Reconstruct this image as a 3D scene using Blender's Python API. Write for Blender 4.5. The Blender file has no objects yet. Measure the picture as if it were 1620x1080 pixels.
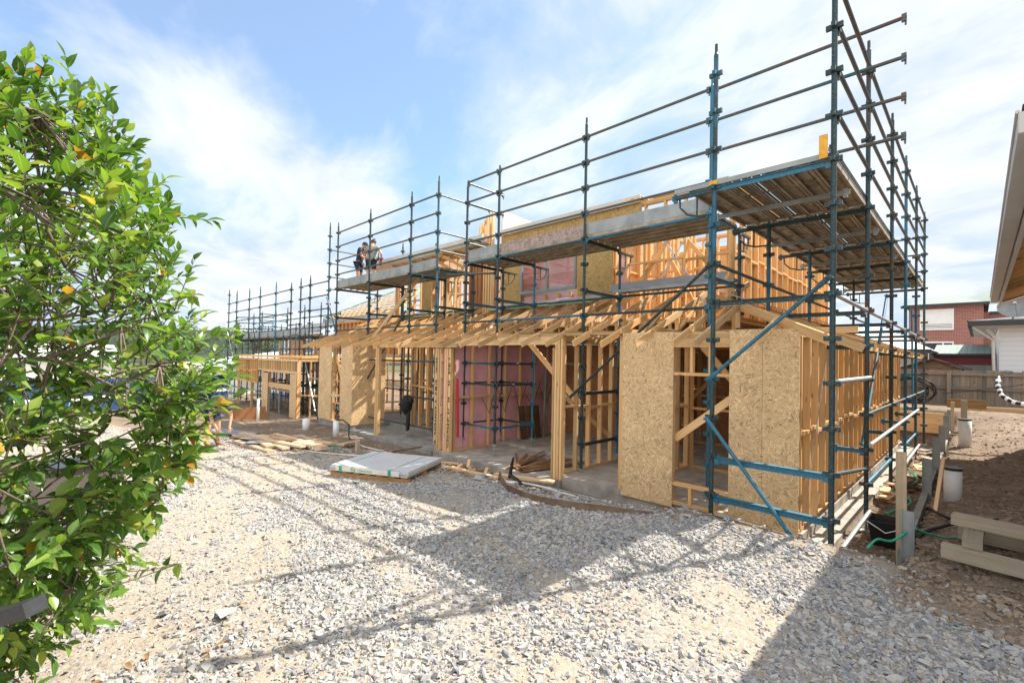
import bpy, math, random
import numpy as np
from mathutils import Vector, Matrix
random.seed(7); RNG = np.random.default_rng(7)
sc = bpy.context.scene
COL = sc.collection
V = Vector

# ------------------------------------------------------------------ node helper
class G:
    def __init__(s, tree): s.t = tree; tree.nodes.clear()
    def n(s, typ, _p=None, **inp):
        nd = s.t.nodes.new(typ)
        for k, v in (_p or {}).items(): setattr(nd, k, v)
        for k, v in inp.items():
            sock = nd.inputs[int(k[1:])] if (k[0] == 'i' and k[1:].isdigit()) else nd.inputs[k.replace('_', ' ')]
            if isinstance(v, bpy.types.NodeSocket): s.t.links.new(v, sock)
            else: sock.default_value = v
        return nd
    def link(s, a, b): s.t.links.new(a, b)
    def noise(s, vec, scale, detail=4, rough=.55, dist=0.0):
        return s.n('ShaderNodeTexNoise', Vector=vec, Scale=scale, Detail=detail, Roughness=rough, Distortion=dist).outputs['Fac']
    def ramp(s, fac, stops, interp='LINEAR'):
        r = s.n('ShaderNodeValToRGB', i0=fac); cr = r.color_ramp; cr.interpolation = interp
        while len(cr.elements) < len(stops): cr.elements.new(.5)
        for e, (p, c) in zip(cr.elements, stops):
            e.position = p
            if isinstance(c, (int, float)): c = (c, c, c)
            e.color = (*c, 1) if len(c) == 3 else c
        return r.outputs['Color']
    def mix(s, fac, a, b, mode='MIX'):
        m = s.n('ShaderNodeMix', {'data_type': 'RGBA', 'blend_type': mode})
        for sock, v in ((m.inputs[0], fac), (m.inputs[6], a), (m.inputs[7], b)):
            if isinstance(v, bpy.types.NodeSocket): s.t.links.new(v, sock)
            else: sock.default_value = v if not isinstance(v, tuple) or len(v) == 4 else (*v, 1)
        return m.outputs[2]
    def math(s, op, a, b=0.0, clamp=False):
        return s.n('ShaderNodeMath', {'operation': op, 'use_clamp': clamp}, i0=a, i1=b).outputs[0]
    def bump(s, h, strength=.3, dist=.01):
        return s.n('ShaderNodeBump', Height=h, Strength=strength, Distance=dist).outputs['Normal']
    def mapv(s, vec, scale=(1, 1, 1), loc=(0, 0, 0), rot=(0, 0, 0)):
        return s.n('ShaderNodeMapping', Vector=vec, Scale=scale, Location=loc, Rotation=rot).outputs['Vector']

def newmat(name):
    m = bpy.data.materials.new(name); m.use_nodes = True
    g = G(m.node_tree); out = g.n('ShaderNodeOutputMaterial')
    return m, g, out

def principled(g, out, col, rough=.6, metal=0.0, normal=None, spec=.5):
    p = g.n('ShaderNodeBsdfPrincipled', Roughness=rough, Metallic=metal)
    if isinstance(col, bpy.types.NodeSocket): g.link(col, p.inputs['Base Color'])
    else: p.inputs['Base Color'].default_value = (*col, 1)
    p.inputs['Specular IOR Level'].default_value = spec
    if normal is not None: g.link(normal, p.inputs['Normal'])
    g.link(p.outputs[0], out.inputs[0]); return p

def wood(name, light, dark, rough=.75, knots=True, stain=None, var=.36):
    m, g, out = newmat(name)
    uv = g.n('ShaderNodeUVMap').outputs[0]
    isl = g.n('ShaderNodeNewGeometry').outputs['Random Per Island']
    rnd = g.n('ShaderNodeObjectInfo').outputs['Random']
    r = g.math('FRACT', g.math('ADD', g.math('MULTIPLY', isl, 7.13), rnd))
    grain = g.noise(g.mapv(uv, (1.6, 42, 1)), 1.0, 5, .6, .6)
    ring = g.noise(g.mapv(uv, (.5, 14, 1)), 1.0, 3, .5, 1.2)
    fac = g.math('ADD', g.math('MULTIPLY', grain, .6), g.math('MULTIPLY', ring, .5))
    c = g.ramp(fac, [(.36, dark), (.62, light)])
    tone = g.ramp(r, [(0, (1 - var,) * 3), (.5, (1, 1, 1)), (1, (1 + var * .3, 1, 1 - var * .35))])
    c = g.mix(1.0, c, tone, 'MULTIPLY')
    if knots:
        vo = g.n('ShaderNodeTexVoronoi', Vector=g.mapv(uv, (2.2, 9, 1)), Scale=1.0)
        k = g.ramp(vo.outputs['Distance'], [(.06, 1.0), (.13, 0.0)])
        c = g.mix(g.math('MULTIPLY', k, .75), c, tuple(.3 * x for x in dark))
    if stain:
        st = g.noise(g.n('ShaderNodeTexCoord').outputs['Object'], 2.3, 5, .65)
        c = g.mix(g.ramp(st, [(.45, 0.0), (.7, .8)]), c, stain)
    principled(g, out, c, rough, normal=g.bump(grain, .25, .003), spec=.25)
    return m

def osb(name, base, mul=1.0):
    m, g, out = newmat(name)
    uv = g.n('ShaderNodeUVMap').outputs[0]
    def layer(sc_, seed):
        v0 = g.mapv(uv, (1, 1, 1), (seed, seed * .7, 0))
        jit = g.n('ShaderNodeTexNoise', Vector=v0, Scale=9.0, Detail=2.0).outputs['Color']
        v0 = g.n('ShaderNodeVectorMath', {'operation': 'ADD'}, i0=v0,
                 i1=g.n('ShaderNodeVectorMath', {'operation': 'SCALE'}, i0=jit, Scale=.018).outputs[0]).outputs[0]
        cell = g.n('ShaderNodeTexVoronoi', Vector=v0, Scale=sc_, Randomness=1.0)
        ang = g.math('MULTIPLY', g.n('ShaderNodeSeparateColor', Color=cell.outputs['Color']).outputs[0], 3.14159)
        rot = g.n('ShaderNodeVectorRotate', {'rotation_type': 'Z_AXIS'}, Vector=v0, Angle=ang).outputs[0]
        st = g.n('ShaderNodeTexVoronoi', Vector=g.mapv(rot, (11, 75, 1)), Scale=1.0)
        val = g.n('ShaderNodeSeparateColor', Color=st.outputs['Color'])
        return val.outputs[0], val.outputs[1], st.outputs['Distance']
    a, a2, ad = layer(15, 0.0); b, b2, bd = layer(11, 31.7)
    sel = g.math('GREATER_THAN', b2, .5)
    t = g.mix(sel, a, b)
    cr = [(0, tuple(x * .38 for x in base)), (.07, tuple(x * .74 for x in base)), (.16, tuple(x * .9 for x in base)), (.5, base), (.85, tuple(min(1, x * f) for x, f in zip(base, (1.18, 1.2, 1.25)))), (1, tuple(min(1, x * f) for x, f in zip(base, (1.38, 1.45, 1.6))))]
    c = g.ramp(t, cr)
    big = g.noise(uv, 1.7, 3)
    c = g.mix(1.0, c, g.ramp(big, [(.3, .86), (.7, 1.08)]), 'MULTIPLY')
    sp = g.n('ShaderNodeSeparateXYZ', Vector=uv)
    fx = g.math('ABSOLUTE', g.math('SUBTRACT', g.math('FRACT', g.math('MULTIPLY', sp.outputs[0], 2.222)), .5))
    fz = g.math('ABSOLUTE', g.math('SUBTRACT', g.math('FRACT', g.math('MULTIPLY', sp.outputs[1], 5.0)), .5))
    nail = g.math('MULTIPLY', g.math('LESS_THAN', fx, .012), g.math('LESS_THAN', fz, .024))
    c = g.mix(g.math('MULTIPLY', nail, .8), c, (.06, .04, .03))
    stain = g.noise(g.mapv(uv, (.9, .5, 1), (3.3, 1.1, 0)), 2.0, 5, .65)
    c = g.mix(g.ramp(stain, [(.56, 0.0), (.78, .35)]), c, tuple(x * .6 for x in base))
    principled(g, out, c, .62, normal=g.bump(g.mix(sel, ad, bd), .35, .004), spec=.3)
    return m

def steel(name, c_dark, c_blue, c_rust, bluebias=.55, rough=.45, metal=.35):
    m, g, out = newmat(name)
    ob = g.n('ShaderNodeTexCoord').outputs['Object']
    rnd = g.n('ShaderNodeObjectInfo').outputs['Random']
    geo = g.n('ShaderNodeNewGeometry').outputs['Position']
    off = g.n('ShaderNodeCombineXYZ', X=g.math('MULTIPLY', rnd, 91.0), Y=g.math('MULTIPLY', rnd, 37.0)).outputs[0]
    pos = g.n('ShaderNodeVectorMath', {'operation': 'ADD'}, i0=geo, i1=off).outputs[0]
    big = g.math('ADD', g.noise(pos, 1.1, 3, .6), g.math('MULTIPLY', g.math('SUBTRACT', rnd, .5), .34))
    c = g.mix(g.ramp(big, [(bluebias, 0.0), (bluebias + .09, 1.0)]), c_dark, c_blue)
    ru = g.math('ADD', g.noise(pos, 2.3, 6, .7), g.math('MULTIPLY', g.math('FRACT', g.math('MULTIPLY', rnd, 13.7)), .16))
    c = g.mix(g.ramp(ru, [(.67, 0.0), (.75, .85)]), c, c_rust)
    sp = g.noise(pos, 55, 3, .7)
    c = g.mix(g.ramp(sp, [(.55, 0.0), (.64, .6)]), c, (.22, .25, .26))
    principled(g, out, c, g.ramp(sp, [(.3, rough - .08), (.7, rough + .25)]), metal, spec=.5)
    return m

def plain(name, col, rough=.6, metal=0.0, var=.12, scale=6.0, bump=.0, spec=.5, col2=None):
    m, g, out = newmat(name)
    geo = g.n('ShaderNodeNewGeometry').outputs['Position']
    nz = g.noise(geo, scale, 6, .62)
    lo = tuple(x * (1 - var) for x in col); hi = tuple(min(1, x * (1 + var)) for x in col)
    c = g.ramp(nz, [(.32, col2 or lo), (.66, hi)])
    principled(g, out, c, rough, metal, g.bump(g.noise(geo, scale * 9, 4), bump, .004) if bump else None, spec)
    return m

M = {}
M['pine'] = wood('pine_framing', (.71, .47, .235), (.55, .33, .14))
M['pine_pale'] = wood('pale_pine', (.76, .54, .30), (.61, .39, .18))
M['pine_orange'] = wood('orange_pine', (.73, .46, .21), (.57, .33, .135))
M['sleeper'] = wood('treated_sleeper', (.50, .42, .31), (.37, .29, .20), stain=(.30, .25, .19))
M['palings'] = wood('weathered_palings', (.27, .24, .205), (.16, .14, .12), rough=.9, var=.35)
M['lath'] = wood('brown_lath', (.30, .17, .085), (.2, .10, .045))
M['offcut'] = wood('timber_offcut', (.70, .50, .33), (.52, .34, .19), var=.3)
M['pallet_wood'] = wood('pallet_wood', (.42, .25, .11), (.26, .14, .06), rough=.85)
M['edge_wood'] = wood('brown_formply', (.16, .09, .05), (.085, .05, .03), rough=.6, knots=False, stain=(.2, .16, .12))
M['osb'] = osb('strand_board', (.66, .45, .235))
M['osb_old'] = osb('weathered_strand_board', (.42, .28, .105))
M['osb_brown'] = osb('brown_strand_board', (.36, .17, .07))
M['steel'] = steel('painted_scaffold_steel', (.024, .052, .058), (.022, .12, .185), (.10, .05, .032), .635)
M['steel_blue'] = steel('blue_scaffold_steel', (.022, .078, .10), (.022, .155, .25), (.12, .07, .05), .42, metal=.2)
M['rail'] = steel('guard_rail_steel', (.085, .10, .10), (.03, .115, .17), (.13, .07, .05), .66, metal=.45)
M['galv'] = plain('galvanised_steel', (.50, .53, .54), .42, .7, .25, 14)
M['galv_dull'] = plain('dull_galvanised_steel', (.31, .33, .33), .55, .3, .18, 2.5, col2=(.21, .23, .23))
M['plank'] = plain('scaffold_plank_steel', (.33, .28, .21), .6, .25, .35, 5, col2=(.21, .165, .115))
M['rust'] = plain('rusty_toe_board', (.36, .29, .26), .65, .2, .3, 20, col2=(.22, .15, .12))
M['yellow'] = plain('yellow_paint', (.70, .36, .03), .55, 0, .2, 12)
M['pink'] = plain('pink_board', (.74, .40, .44), .7, 0, .16, 2.2)
M['pink_pale'] = plain('pale_pink_board', (.80, .58, .56), .7, 0, .06, 2)
M['concrete'] = plain('concrete', (.36, .325, .285), .85, 0, .3, 3.5, .3, .2)
M['concrete_grey'] = plain('grey_concrete', (.27, .262, .245), .85, 0, .25, 4, .3, .2)
M['block'] = plain('pale_block', (.55, .55, .52), .8, 0, .15, 5)
M['pvc'] = plain('white_pipe', (.74, .75, .74), .4, 0, .08, 8)
M['black'] = plain('black_plastic', (.012, .012, .013), .45, 0, .3, 8)
M['ink'] = plain('black_ink', (.01, .01, .01), .8)
M['green_plastic'] = plain('green_strap', (.02, .36, .22), .4, 0, .25, 5)
M['green_trim'] = plain('green_membrane_edge', (.24, .45, .22), .5)
M['red_plastic'] = plain('red_strap', (.6, .02, .02), .4)
M['white_hose'] = plain('white_hose', (.62, .6, .56), .5, 0, .2, 5)
M['board'] = plain('cement_board', (.50, .50, .50), .7, 0, .06, 2.5)
M['board_edge'] = plain('cement_board_edge', (.66, .64, .58), .75, 0, .08, 6)
M['green_print'] = plain('green_print', (.10, .42, .20), .6)
M['grey_frame'] = plain('grey_aluminium', (.27, .28, .285), .4, .3, .1)
M['dark_alu'] = plain('dark_aluminium', (.035, .039, .045), .45, .2, .2, 30)
M['white'] = plain('white_paint', (.80, .80, .78), .5, 0, .06, 3)
M['fascia'] = plain('beige_fascia', (.58, .55, .50), .5, 0, .08, 2)
M['gutter_grey'] = plain('grey_gutter', (.47, .465, .455), .45, .1, .08, 2)
M['sarking'] = plain('grey_sarking', (.42, .43, .45), .35, .2, .2, 3)
M['blue_sheet'] = plain('blue_sheet', (.012, .05, .13), .6, 0, .35, 2)
M['red_wall'] = plain('maroon_sheet', (.20, .03, .035), .5, 0, .12, 2)
M['taupe'] = plain('taupe_box', (.13, .115, .10), .6, 0, .15, 4)
M['skin'] = plain('skin', (.50, .27, .18), .5, 0, .08, 20)
M['navy'] = plain('navy_cloth', (.018, .022, .04), .85, 0, .2, 30)
M['olive'] = plain('grey_green_cloth', (.24, .25, .20), .85, 0, .12, 30)
M['denim'] = plain('blue_cloth', (.03, .045, .11), .85, 0, .2, 30)
M['hair'] = plain('dark_hair', (.02, .013, .01), .6)
M['auburn'] = plain('auburn_hair', (.22, .075, .02), .6, 0, .3, 40)
M['red_cloth'] = plain('red_cloth', (.30, .03, .035), .7)
M['clod'] = plain('dirt_clod', (.25, .185, .13), .95, 0, .35, 3.0)
M['grey_plate'] = plain('grey_sheet_offcut', (.22, .23, .24), .5, .2, .15, 5)

def build_special():
    # glass
    m, g, out = newmat('window_glass')
    tr = g.n('ShaderNodeBsdfTransparent', Color=(.93, .95, .95, 1)); gl = g.n('ShaderNodeBsdfGlossy', Roughness=.02)
    fr = g.n('ShaderNodeLayerWeight', Blend=.5)
    mx = g.n('ShaderNodeMixShader', i0=g.math('ADD', g.math('MULTIPLY', g.math('POWER', fr.outputs['Facing'], 4.0), .5), .05), i1=tr.outputs[0], i2=gl.outputs[0])
    g.link(mx.outputs[0], out.inputs[0]); M['glass'] = m
    # perforated plank
    m, g, out = newmat('perforated_plank_steel')
    uv = g.n('ShaderNodeUVMap').outputs[0]
    vo = g.n('ShaderNodeTexVoronoi', Vector=g.mapv(uv, (18, 18, 1)), Scale=1.0, Randomness=0.0)
    hole = g.math('LESS_THAN', vo.outputs['Distance'], .2)
    geo = g.n('ShaderNodeNewGeometry').outputs['Position']
    c = g.ramp(g.noise(geo, 6, 5), [(.3, (.16, .13, .09)), (.7, (.26, .22, .17))])
    p = g.n('ShaderNodeBsdfPrincipled', Base_Color=c, Roughness=.6, Metallic=.2)
    tr = g.n('ShaderNodeBsdfTransparent')
    mx = g.n('ShaderNodeMixShader', i0=hole, i1=p.outputs[0], i2=tr.outputs[0])
    g.link(mx.outputs[0], out.inputs[0]); M['perf'] = m
    # brick
    m, g, out = newmat('red_brick')
    uv = g.n('ShaderNodeUVMap').outputs[0]
    br = g.n('ShaderNodeTexBrick', Vector=uv, Color1=(.36, .10, .07, 1), Color2=(.25, .07, .052, 1), Mortar=(.36, .27, .24, 1), Scale=1.0, Mortar_Size=.012, Brick_Width=.24, Row_Height=.086)
    principled(g, out, br.outputs['Color'], .8); M['brick'] = m
    # ribbed metal roofs
    for nm, col in (('green_roof', (.27, .325, .295)), ('white_roof', (.70, .71, .71)), ('brown_roof', (.09, .05, .04)), ('grey_roof', (.16, .165, .175))):
        m, g, out = newmat(nm)
        uv = g.n('ShaderNodeUVMap').outputs[0]
        w = g.n('ShaderNodeTexWave', {'bands_direction': 'X'}, Vector=uv, Scale=1.6, Distortion=0.0)
        c = g.mix(g.ramp(w.outputs['Fac'], [(.0, .5), (.2, 0.0)]), col, tuple(x * .72 for x in col))
        principled(g, out, c, .85, .0, g.bump(w.outputs['Fac'], .3, .02), .08); M[nm] = m
    # weatherboards
    m, g, out = newmat('white_weatherboard')
    uv = g.n('ShaderNodeUVMap').outputs[0]
    sp = g.n('ShaderNodeSeparateXYZ', Vector=uv)
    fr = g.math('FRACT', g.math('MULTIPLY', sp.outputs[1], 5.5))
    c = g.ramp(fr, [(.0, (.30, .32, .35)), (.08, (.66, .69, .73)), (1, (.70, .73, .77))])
    principled(g, out, c, .5, normal=g.bump(fr, .5, .02)); M['weatherboard'] = m
    # leaves
    def leaf(nm, stops, trans=.42):
        m, g, out = newmat(nm)
        isl = g.n('ShaderNodeNewGeometry').outputs['Random Per Island']
        c = g.ramp(isl, stops)
        uv = g.n('ShaderNodeUVMap').outputs[0]
        vein = g.math('ABSOLUTE', g.math('SUBTRACT', g.n('ShaderNodeSeparateXYZ', Vector=uv).outputs[1], .5))
        c = g.mix(g.ramp(vein, [(.02, .5), (.06, 0.0)]), c, (.30, .38, .10))
        p = g.n('ShaderNodeBsdfPrincipled', Base_Color=c, Roughness=.33)
        p.inputs['Specular IOR Level'].default_value = .5
        t = g.n('ShaderNodeBsdfTranslucent', Color=g.mix(1.0, c, (1.55, 1.5, .6), 'MULTIPLY'))
        mx = g.n('ShaderNodeMixShader', i0=trans, i1=p.outputs[0], i2=t.outputs[0])
        g.link(mx.outputs[0], out.inputs[0]); return m
    M['leaf'] = leaf('glossy_leaf', [(0, (.035, .095, .02)), (.3, (.07, .165, .03)), (.62, (.125, .24, .042)), (.9, (.21, .315, .06)), (.985, (.36, .42, .10)), (.992, (.5, .28, .03)), (1, (.34, .14, .03))])
    M['leaf_far'] = leaf('distant_leaf', [(0, (.035, .06, .022)), (.6, (.06, .095, .03)), (1, (.10, .13, .045))], .25)
    M['leaf_litter'] = plain('dry_leaf', (.26, .14, .06), .7, 0, .3, 30)
    M['bark'] = plain('grey_brown_bark', (.15, .115, .09), .9, 0, .35, 25, .5)
    # hose with black and white bands
    m, g, out = newmat('banded_cover')
    uv = g.n('ShaderNodeUVMap').outputs[0]
    st = g.math('GREATER_THAN', g.math('FRACT', g.math('MULTIPLY', g.n('ShaderNodeSeparateXYZ', Vector=uv).outputs[0], 5.0)), .58)
    principled(g, out, g.mix(st, (.02, .02, .025), (.72, .74, .76)), .5); M['banded'] = m
    # gravel stones
    m, g, out = newmat('crushed_stone')
    geo = g.n('ShaderNodeNewGeometry')
    c = g.ramp(geo.outputs['Random Per Island'], [(0, (.14, .15, .17)), (.3, (.25, .26, .28)), (.62, (.36, .363, .365)), (.9, (.42, .41, .385)), (1, (.42, .34, .26))])
    c = g.mix(g.ramp(g.noise(geo.outputs['Position'], 60, 4, .7), [(.42, 0.0), (.75, .6)]), c, (.42, .36, .29))
    principled(g, out, c, .85, spec=.25); M['stone'] = m
    # ground
    m, g, out = newmat('dirt_and_dust')
    geo = g.n('ShaderNodeNewGeometry').outputs['Position']
    at = g.n('ShaderNodeAttribute', {'attribute_name': 'soil'}).outputs['Fac']
    n1 = g.noise(geo, .8, 6, .6); n2 = g.noise(geo, 7, 8, .7); n3 = g.noise(geo, 45, 6, .7)
    sand = g.ramp(n2, [(.3, (.33, .27, .20)), (.7, (.44, .365, .28))])
    soil = g.ramp(g.math('ADD', g.math('MULTIPLY', n2, .6), g.math('MULTIPLY', n1, .4)), [(.36, (.13, .095, .065)), (.5, (.22, .165, .12)), (.66, (.33, .265, .205))])
    c = g.mix(at, sand, soil)
    vo = g.n('ShaderNodeTexVoronoi', Vector=geo, Scale=26.0)
    chip = g.n('ShaderNodeSeparateColor', Color=vo.outputs['Color']).outputs[0]
    stone = g.ramp(chip, [(0, (.19, .19, .195)), (.5, (.33, .325, .32)), (1, (.47, .43, .37))])
    gmask = g.math('MULTIPLY', g.math('SUBTRACT', 1.0, at), g.ramp(n1, [(.42, .15), (.6, .8)]))
    gm2 = g.math('MULTIPLY', gmask, g.ramp(vo.outputs['Distance'], [(.35, 1.0), (.6, .3)]))
    c = g.mix(gm2, c, stone)
    gr = g.n('ShaderNodeAttribute', {'attribute_name': 'grass'}).outputs['Fac']
    c = g.mix(gr, c, g.ramp(n2, [(.3, (.07, .085, .045)), (.7, (.16, .15, .085))]))
    c = g.mix(1.0, c, g.ramp(n3, [(.3, .72), (.7, 1.16)]), 'MULTIPLY')
    hgt = g.math('ADD', g.math('MULTIPLY', n3, .35), g.math('ADD', n2, g.math('MULTIPLY', vo.outputs['Distance'], -.3)))
    principled(g, out, c, .95, normal=g.bump(hgt, .8, .03), spec=.15); M['ground'] = m
    # far hills
    m, g, out = newmat('wooded_hill')
    geo = g.n('ShaderNodeNewGeometry').outputs['Position']
    vo = g.n('ShaderNodeTexVoronoi', Vector=geo, Scale=.12)
    c = g.ramp(g.noise(geo, .05, 8, .75), [(.35, (.035, .045, .038)), (.6, (.052, .064, .048)), (.75, (.085, .09, .068))])
    principled(g, out, c, .95, normal=g.bump(vo.outputs['Distance'], 1.0, 3.0), spec=.05); M['hill'] = m
build_special()

# ------------------------------------------------------------------ mesh helper
ORG = {}
class MB:
    def __init__(s): s.v = []; s.f = []; s.uv = []; s.mi = []
    def face(s, pts, uvs=None, mi=0):
        b = len(s.v); s.v += [tuple(p) for p in pts]; s.f.append(tuple(range(b, b + len(pts))))
        s.uv += uvs or [(p[0] + p[1], p[2]) for p in pts]; s.mi.append(mi)
    def prism(s, a, b, w, h, up=(0, 0, 1), mi=0, taper=1.0):
        a = V(a); b = V(b); d = b - a; L = d.length; d.normalize(); up = V(up)
        if abs(d.dot(up)) > .999: up = V((0, 1, 0)) if abs(d.y) < .9 else V((1, 0, 0))
        side = d.cross(up).normalized(); upn = side.cross(d).normalized()
        c = []
        for p, k in ((a, 1), (b, taper)):
            for sx, sy in ((-1, -1), (1, -1), (1, 1), (-1, 1)): c.append(p + side * (sx * w / 2 * k) + upn * (sy * h / 2 * k))
        i = len(s.v); s.v += [tuple(p) for p in c]; u0 = random.random() * 50; v0 = random.random() * 20
        wid = (w, h, w, h); vv = v0
        for k in range(4):
            k2 = (k + 1) % 4
            s.f.append((i + k, i + k2, i + 4 + k2, i + 4 + k)); s.mi.append(mi)
            s.uv += [(u0, vv), (u0, vv + wid[k]), (u0 + L, vv + wid[k]), (u0 + L, vv)]; vv += wid[k]
        for fc in ((3, 2, 1, 0), (4, 5, 6, 7)):
            s.f.append(tuple(i + q for q in fc)); s.mi.append(mi); s.uv += [(u0, v0), (u0 + .03, v0), (u0 + .03, v0 + .09), (u0, v0 + .09)]
        return s
    def box(s, x0, x1, y0, y1, z0, z1, mi=0, planar=False):
        P = [(x0, y0, z0), (x1, y0, z0), (x1, y1, z0), (x0, y1, z0), (x0, y0, z1), (x1, y0, z1), (x1, y1, z1), (x0, y1, z1)]
        i = len(s.v); s.v += P; o = random.random() * 7 if not planar else 0
        for fc, ax in (((0, 1, 5, 4), (0, 2)), ((1, 2, 6, 5), (1, 2)), ((2, 3, 7, 6), (0, 2)), ((3, 0, 4, 7), (1, 2)), ((4, 5, 6, 7), (0, 1)), ((3, 2, 1, 0), (0, 1))):
            s.f.append(tuple(i + q for q in fc)); s.mi.append(mi); s.uv += [(P[q][ax[0]] + o, P[q][ax[1]] + o) for q in fc]
        return s
    def tube(s, pts, r, n=8, mi=0, caps=True, radii=None):
        pts = [V(p) for p in pts]; rings = []; L = 0; N = len(pts)
        d0 = (pts[1] - pts[0]).normalized(); ref = V((0, 0, 1)) if abs(d0.z) < .9 else V((1, 0, 0))
        side = d0.cross(ref).normalized(); ls = []
        for k, p in enumerate(pts):
            d = (pts[min(k + 1, N - 1)] - pts[max(k - 1, 0)]).normalized()
            side = (side - d * side.dot(d)).normalized(); up = d.cross(side)
            if k: L += (p - pts[k - 1]).length
            ls.append(L); rr = radii[k] if radii else r; b = len(s.v)
            for q in range(n):
                a = 2 * math.pi * q / n; s.v.append(tuple(p + side * (math.cos(a) * rr) + up * (math.sin(a) * rr)))
            rings.append(b)
        for k in range(N - 1):
            for q in range(n):
                q2 = (q + 1) % n
                s.f.append((rings[k] + q, rings[k + 1] + q, rings[k + 1] + q2, rings[k] + q2)); s.mi.append(mi)
                s.uv += [(ls[k], q / n), (ls[k + 1], q / n), (ls[k + 1], (q + 1) / n), (ls[k], (q + 1) / n)]
        if caps:
            for b, rev in ((rings[0], False), (rings[-1], True)):
                ids = [b + q for q in range(n)]; s.f.append(tuple(ids[::-1] if rev else ids)); s.mi.append(mi); s.uv += [(0, 0)] * n
        return s
    def build(s, name, mats, parent=None, smooth=False, org=None):
        me = bpy.data.meshes.new(name)
        if parent is not None: o = V(ORG[parent.name])
        elif org is not None: o = V(org)
        else:
            A = np.array(s.v); o = V(((A[:, 0].min() + A[:, 0].max()) / 2, (A[:, 1].min() + A[:, 1].max()) / 2, A[:, 2].min()))
        me.from_pydata([(p[0] - o.x, p[1] - o.y, p[2] - o.z) for p in s.v], [], s.f)
        uvl = me.uv_layers.new(name='UVMap'); uvl.data.foreach_set('uv', [c for t in s.uv for c in t])
        mats = mats if isinstance(mats, (list, tuple)) else [mats]
        for m in mats: me.materials.append(M[m])
        me.polygons.foreach_set('material_index', s.mi)
        if smooth: me.polygons.foreach_set('use_smooth', [True] * len(s.f))
        me.update()
        ob = bpy.data.objects.new(name, me); COL.objects.link(ob)
        if parent is not None: ob.parent = parent
        else: ob.location = o
        ORG[ob.name] = tuple(o); return ob

def tag(o, label=None, cat=None, group=None, kind=None):
    if label: o['label'] = label
    if cat: o['category'] = cat
    if group: o['group'] = group
    if kind: o['kind'] = kind
    return o
def thing(name, loc, label, cat, group=None):
    o = bpy.data.objects.new(name, None); o.empty_display_size = .2; COL.objects.link(o); o.location = loc; ORG[o.name] = tuple(loc)
    return tag(o, label, cat, group)

# ------------------------------------------------------------------ value noise + ground height
def _h(ix, iy, s):
    n = (ix * 374761393 + iy * 668265263 + s * 974711) & 0xffffffff
    n = ((n ^ (n >> 13)) * 1274126177) & 0xffffffff
    return ((n ^ (n >> 16)) & 0xffff) / 65535.0
def vnoise(x, y, s=0):
    x = np.asarray(x, float); y = np.asarray(y, float)
    ix = np.floor(x).astype(np.int64); iy = np.floor(y).astype(np.int64); fx = x - ix; fy = y - iy
    fx = fx * fx * (3 - 2 * fx); fy = fy * fy * (3 - 2 * fy)
    a = _h(ix, iy, s); b = _h(ix + 1, iy, s); c = _h(ix, iy + 1, s); d = _h(ix + 1, iy + 1, s)
    return (a * (1 - fx) + b * fx) * (1 - fy) + (c * (1 - fx) + d * fx) * fy
def fbm(x, y, s=0, o=4):
    r = 0; a = .5; t = 0
    for k in range(o): r = r + a * vnoise(x * 2 ** k, y * 2 ** k, s + k); t += a; a *= .5
    return r / t
def sstep(a, b, x):
    t = np.clip((np.asarray(x, float) - a) / (b - a), 0, 1); return t * t * (3 - 2 * t)
YB_X = [-40, -20, -14, -11, -9, -6.67, -4.68, -2.67, -1.15, -.43, .23, 1.5, 10]
YB_Y = [0, 1.5, 3.3, 4.3, 4.8, 5.1, 5.15, 5.6, 5.5, 5.49, 5.07, 4.4, 3]
def yborder(x): return np.interp(x, YB_X, YB_Y)
def ground(x, y):
    x = np.asarray(x, float); y = np.asarray(y, float)
    pad = -.028 * np.clip(-x - 2, 0, 16) + .03 * (fbm(x * .8, y * .8, 3) - .5) * 2
    low = -.46 + .10 * (fbm(x * 1.3, y * 1.3, 9) - .5)
    low = low - .5 * sstep(-17, -19.5, x)
    yb = yborder(x)
    wide = np.interp(x, [-12, -7, -4, -1], [2.2, 1.3, .8, 1.0])
    t = sstep(0, 1, (y - yb - .15) / wide)
    ridge = .10 * np.exp(-((y - yb - .15) / .3) ** 2) * sstep(-3.6, -2.2, x)
    h = pad * (1 - t) + np.minimum(low, pad) * t + ridge * (1 - t * .5)
    bank = -.08 + .16 * sstep(-.55, .6, x) + .03 * np.clip(y - 6, 0, 17) + .10 * (fbm(x * 1.6, y * 1.6, 5) - .5) + .05 * (fbm(x * 5, y * 5, 15) - .5)
    bank = bank + .12 * sstep(16, 20, y)
    b = sstep(-.72, -.46, x) * sstep(5.3, 6.3, y)
    h = h * (1 - b) + bank * b
    rear = .62 * sstep(18.9, 19.4, y) * sstep(-16, -14, x)
    h = np.maximum(h, rear - .5 * (1 - sstep(18.9, 19.4, y)))
    far = sstep(40, 160, np.hypot(x, y))
    return h * (1 - far) + (-1.2) * far
def gz(x, y): return float(ground(x, y))
CLX, CLY, CLB, SUN_E, EXPO, SKYT, SKY_FILL = 3.1, 1.7, 2.85, 3.1, 1.72, (.48, .66, .74), 4.2
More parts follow.
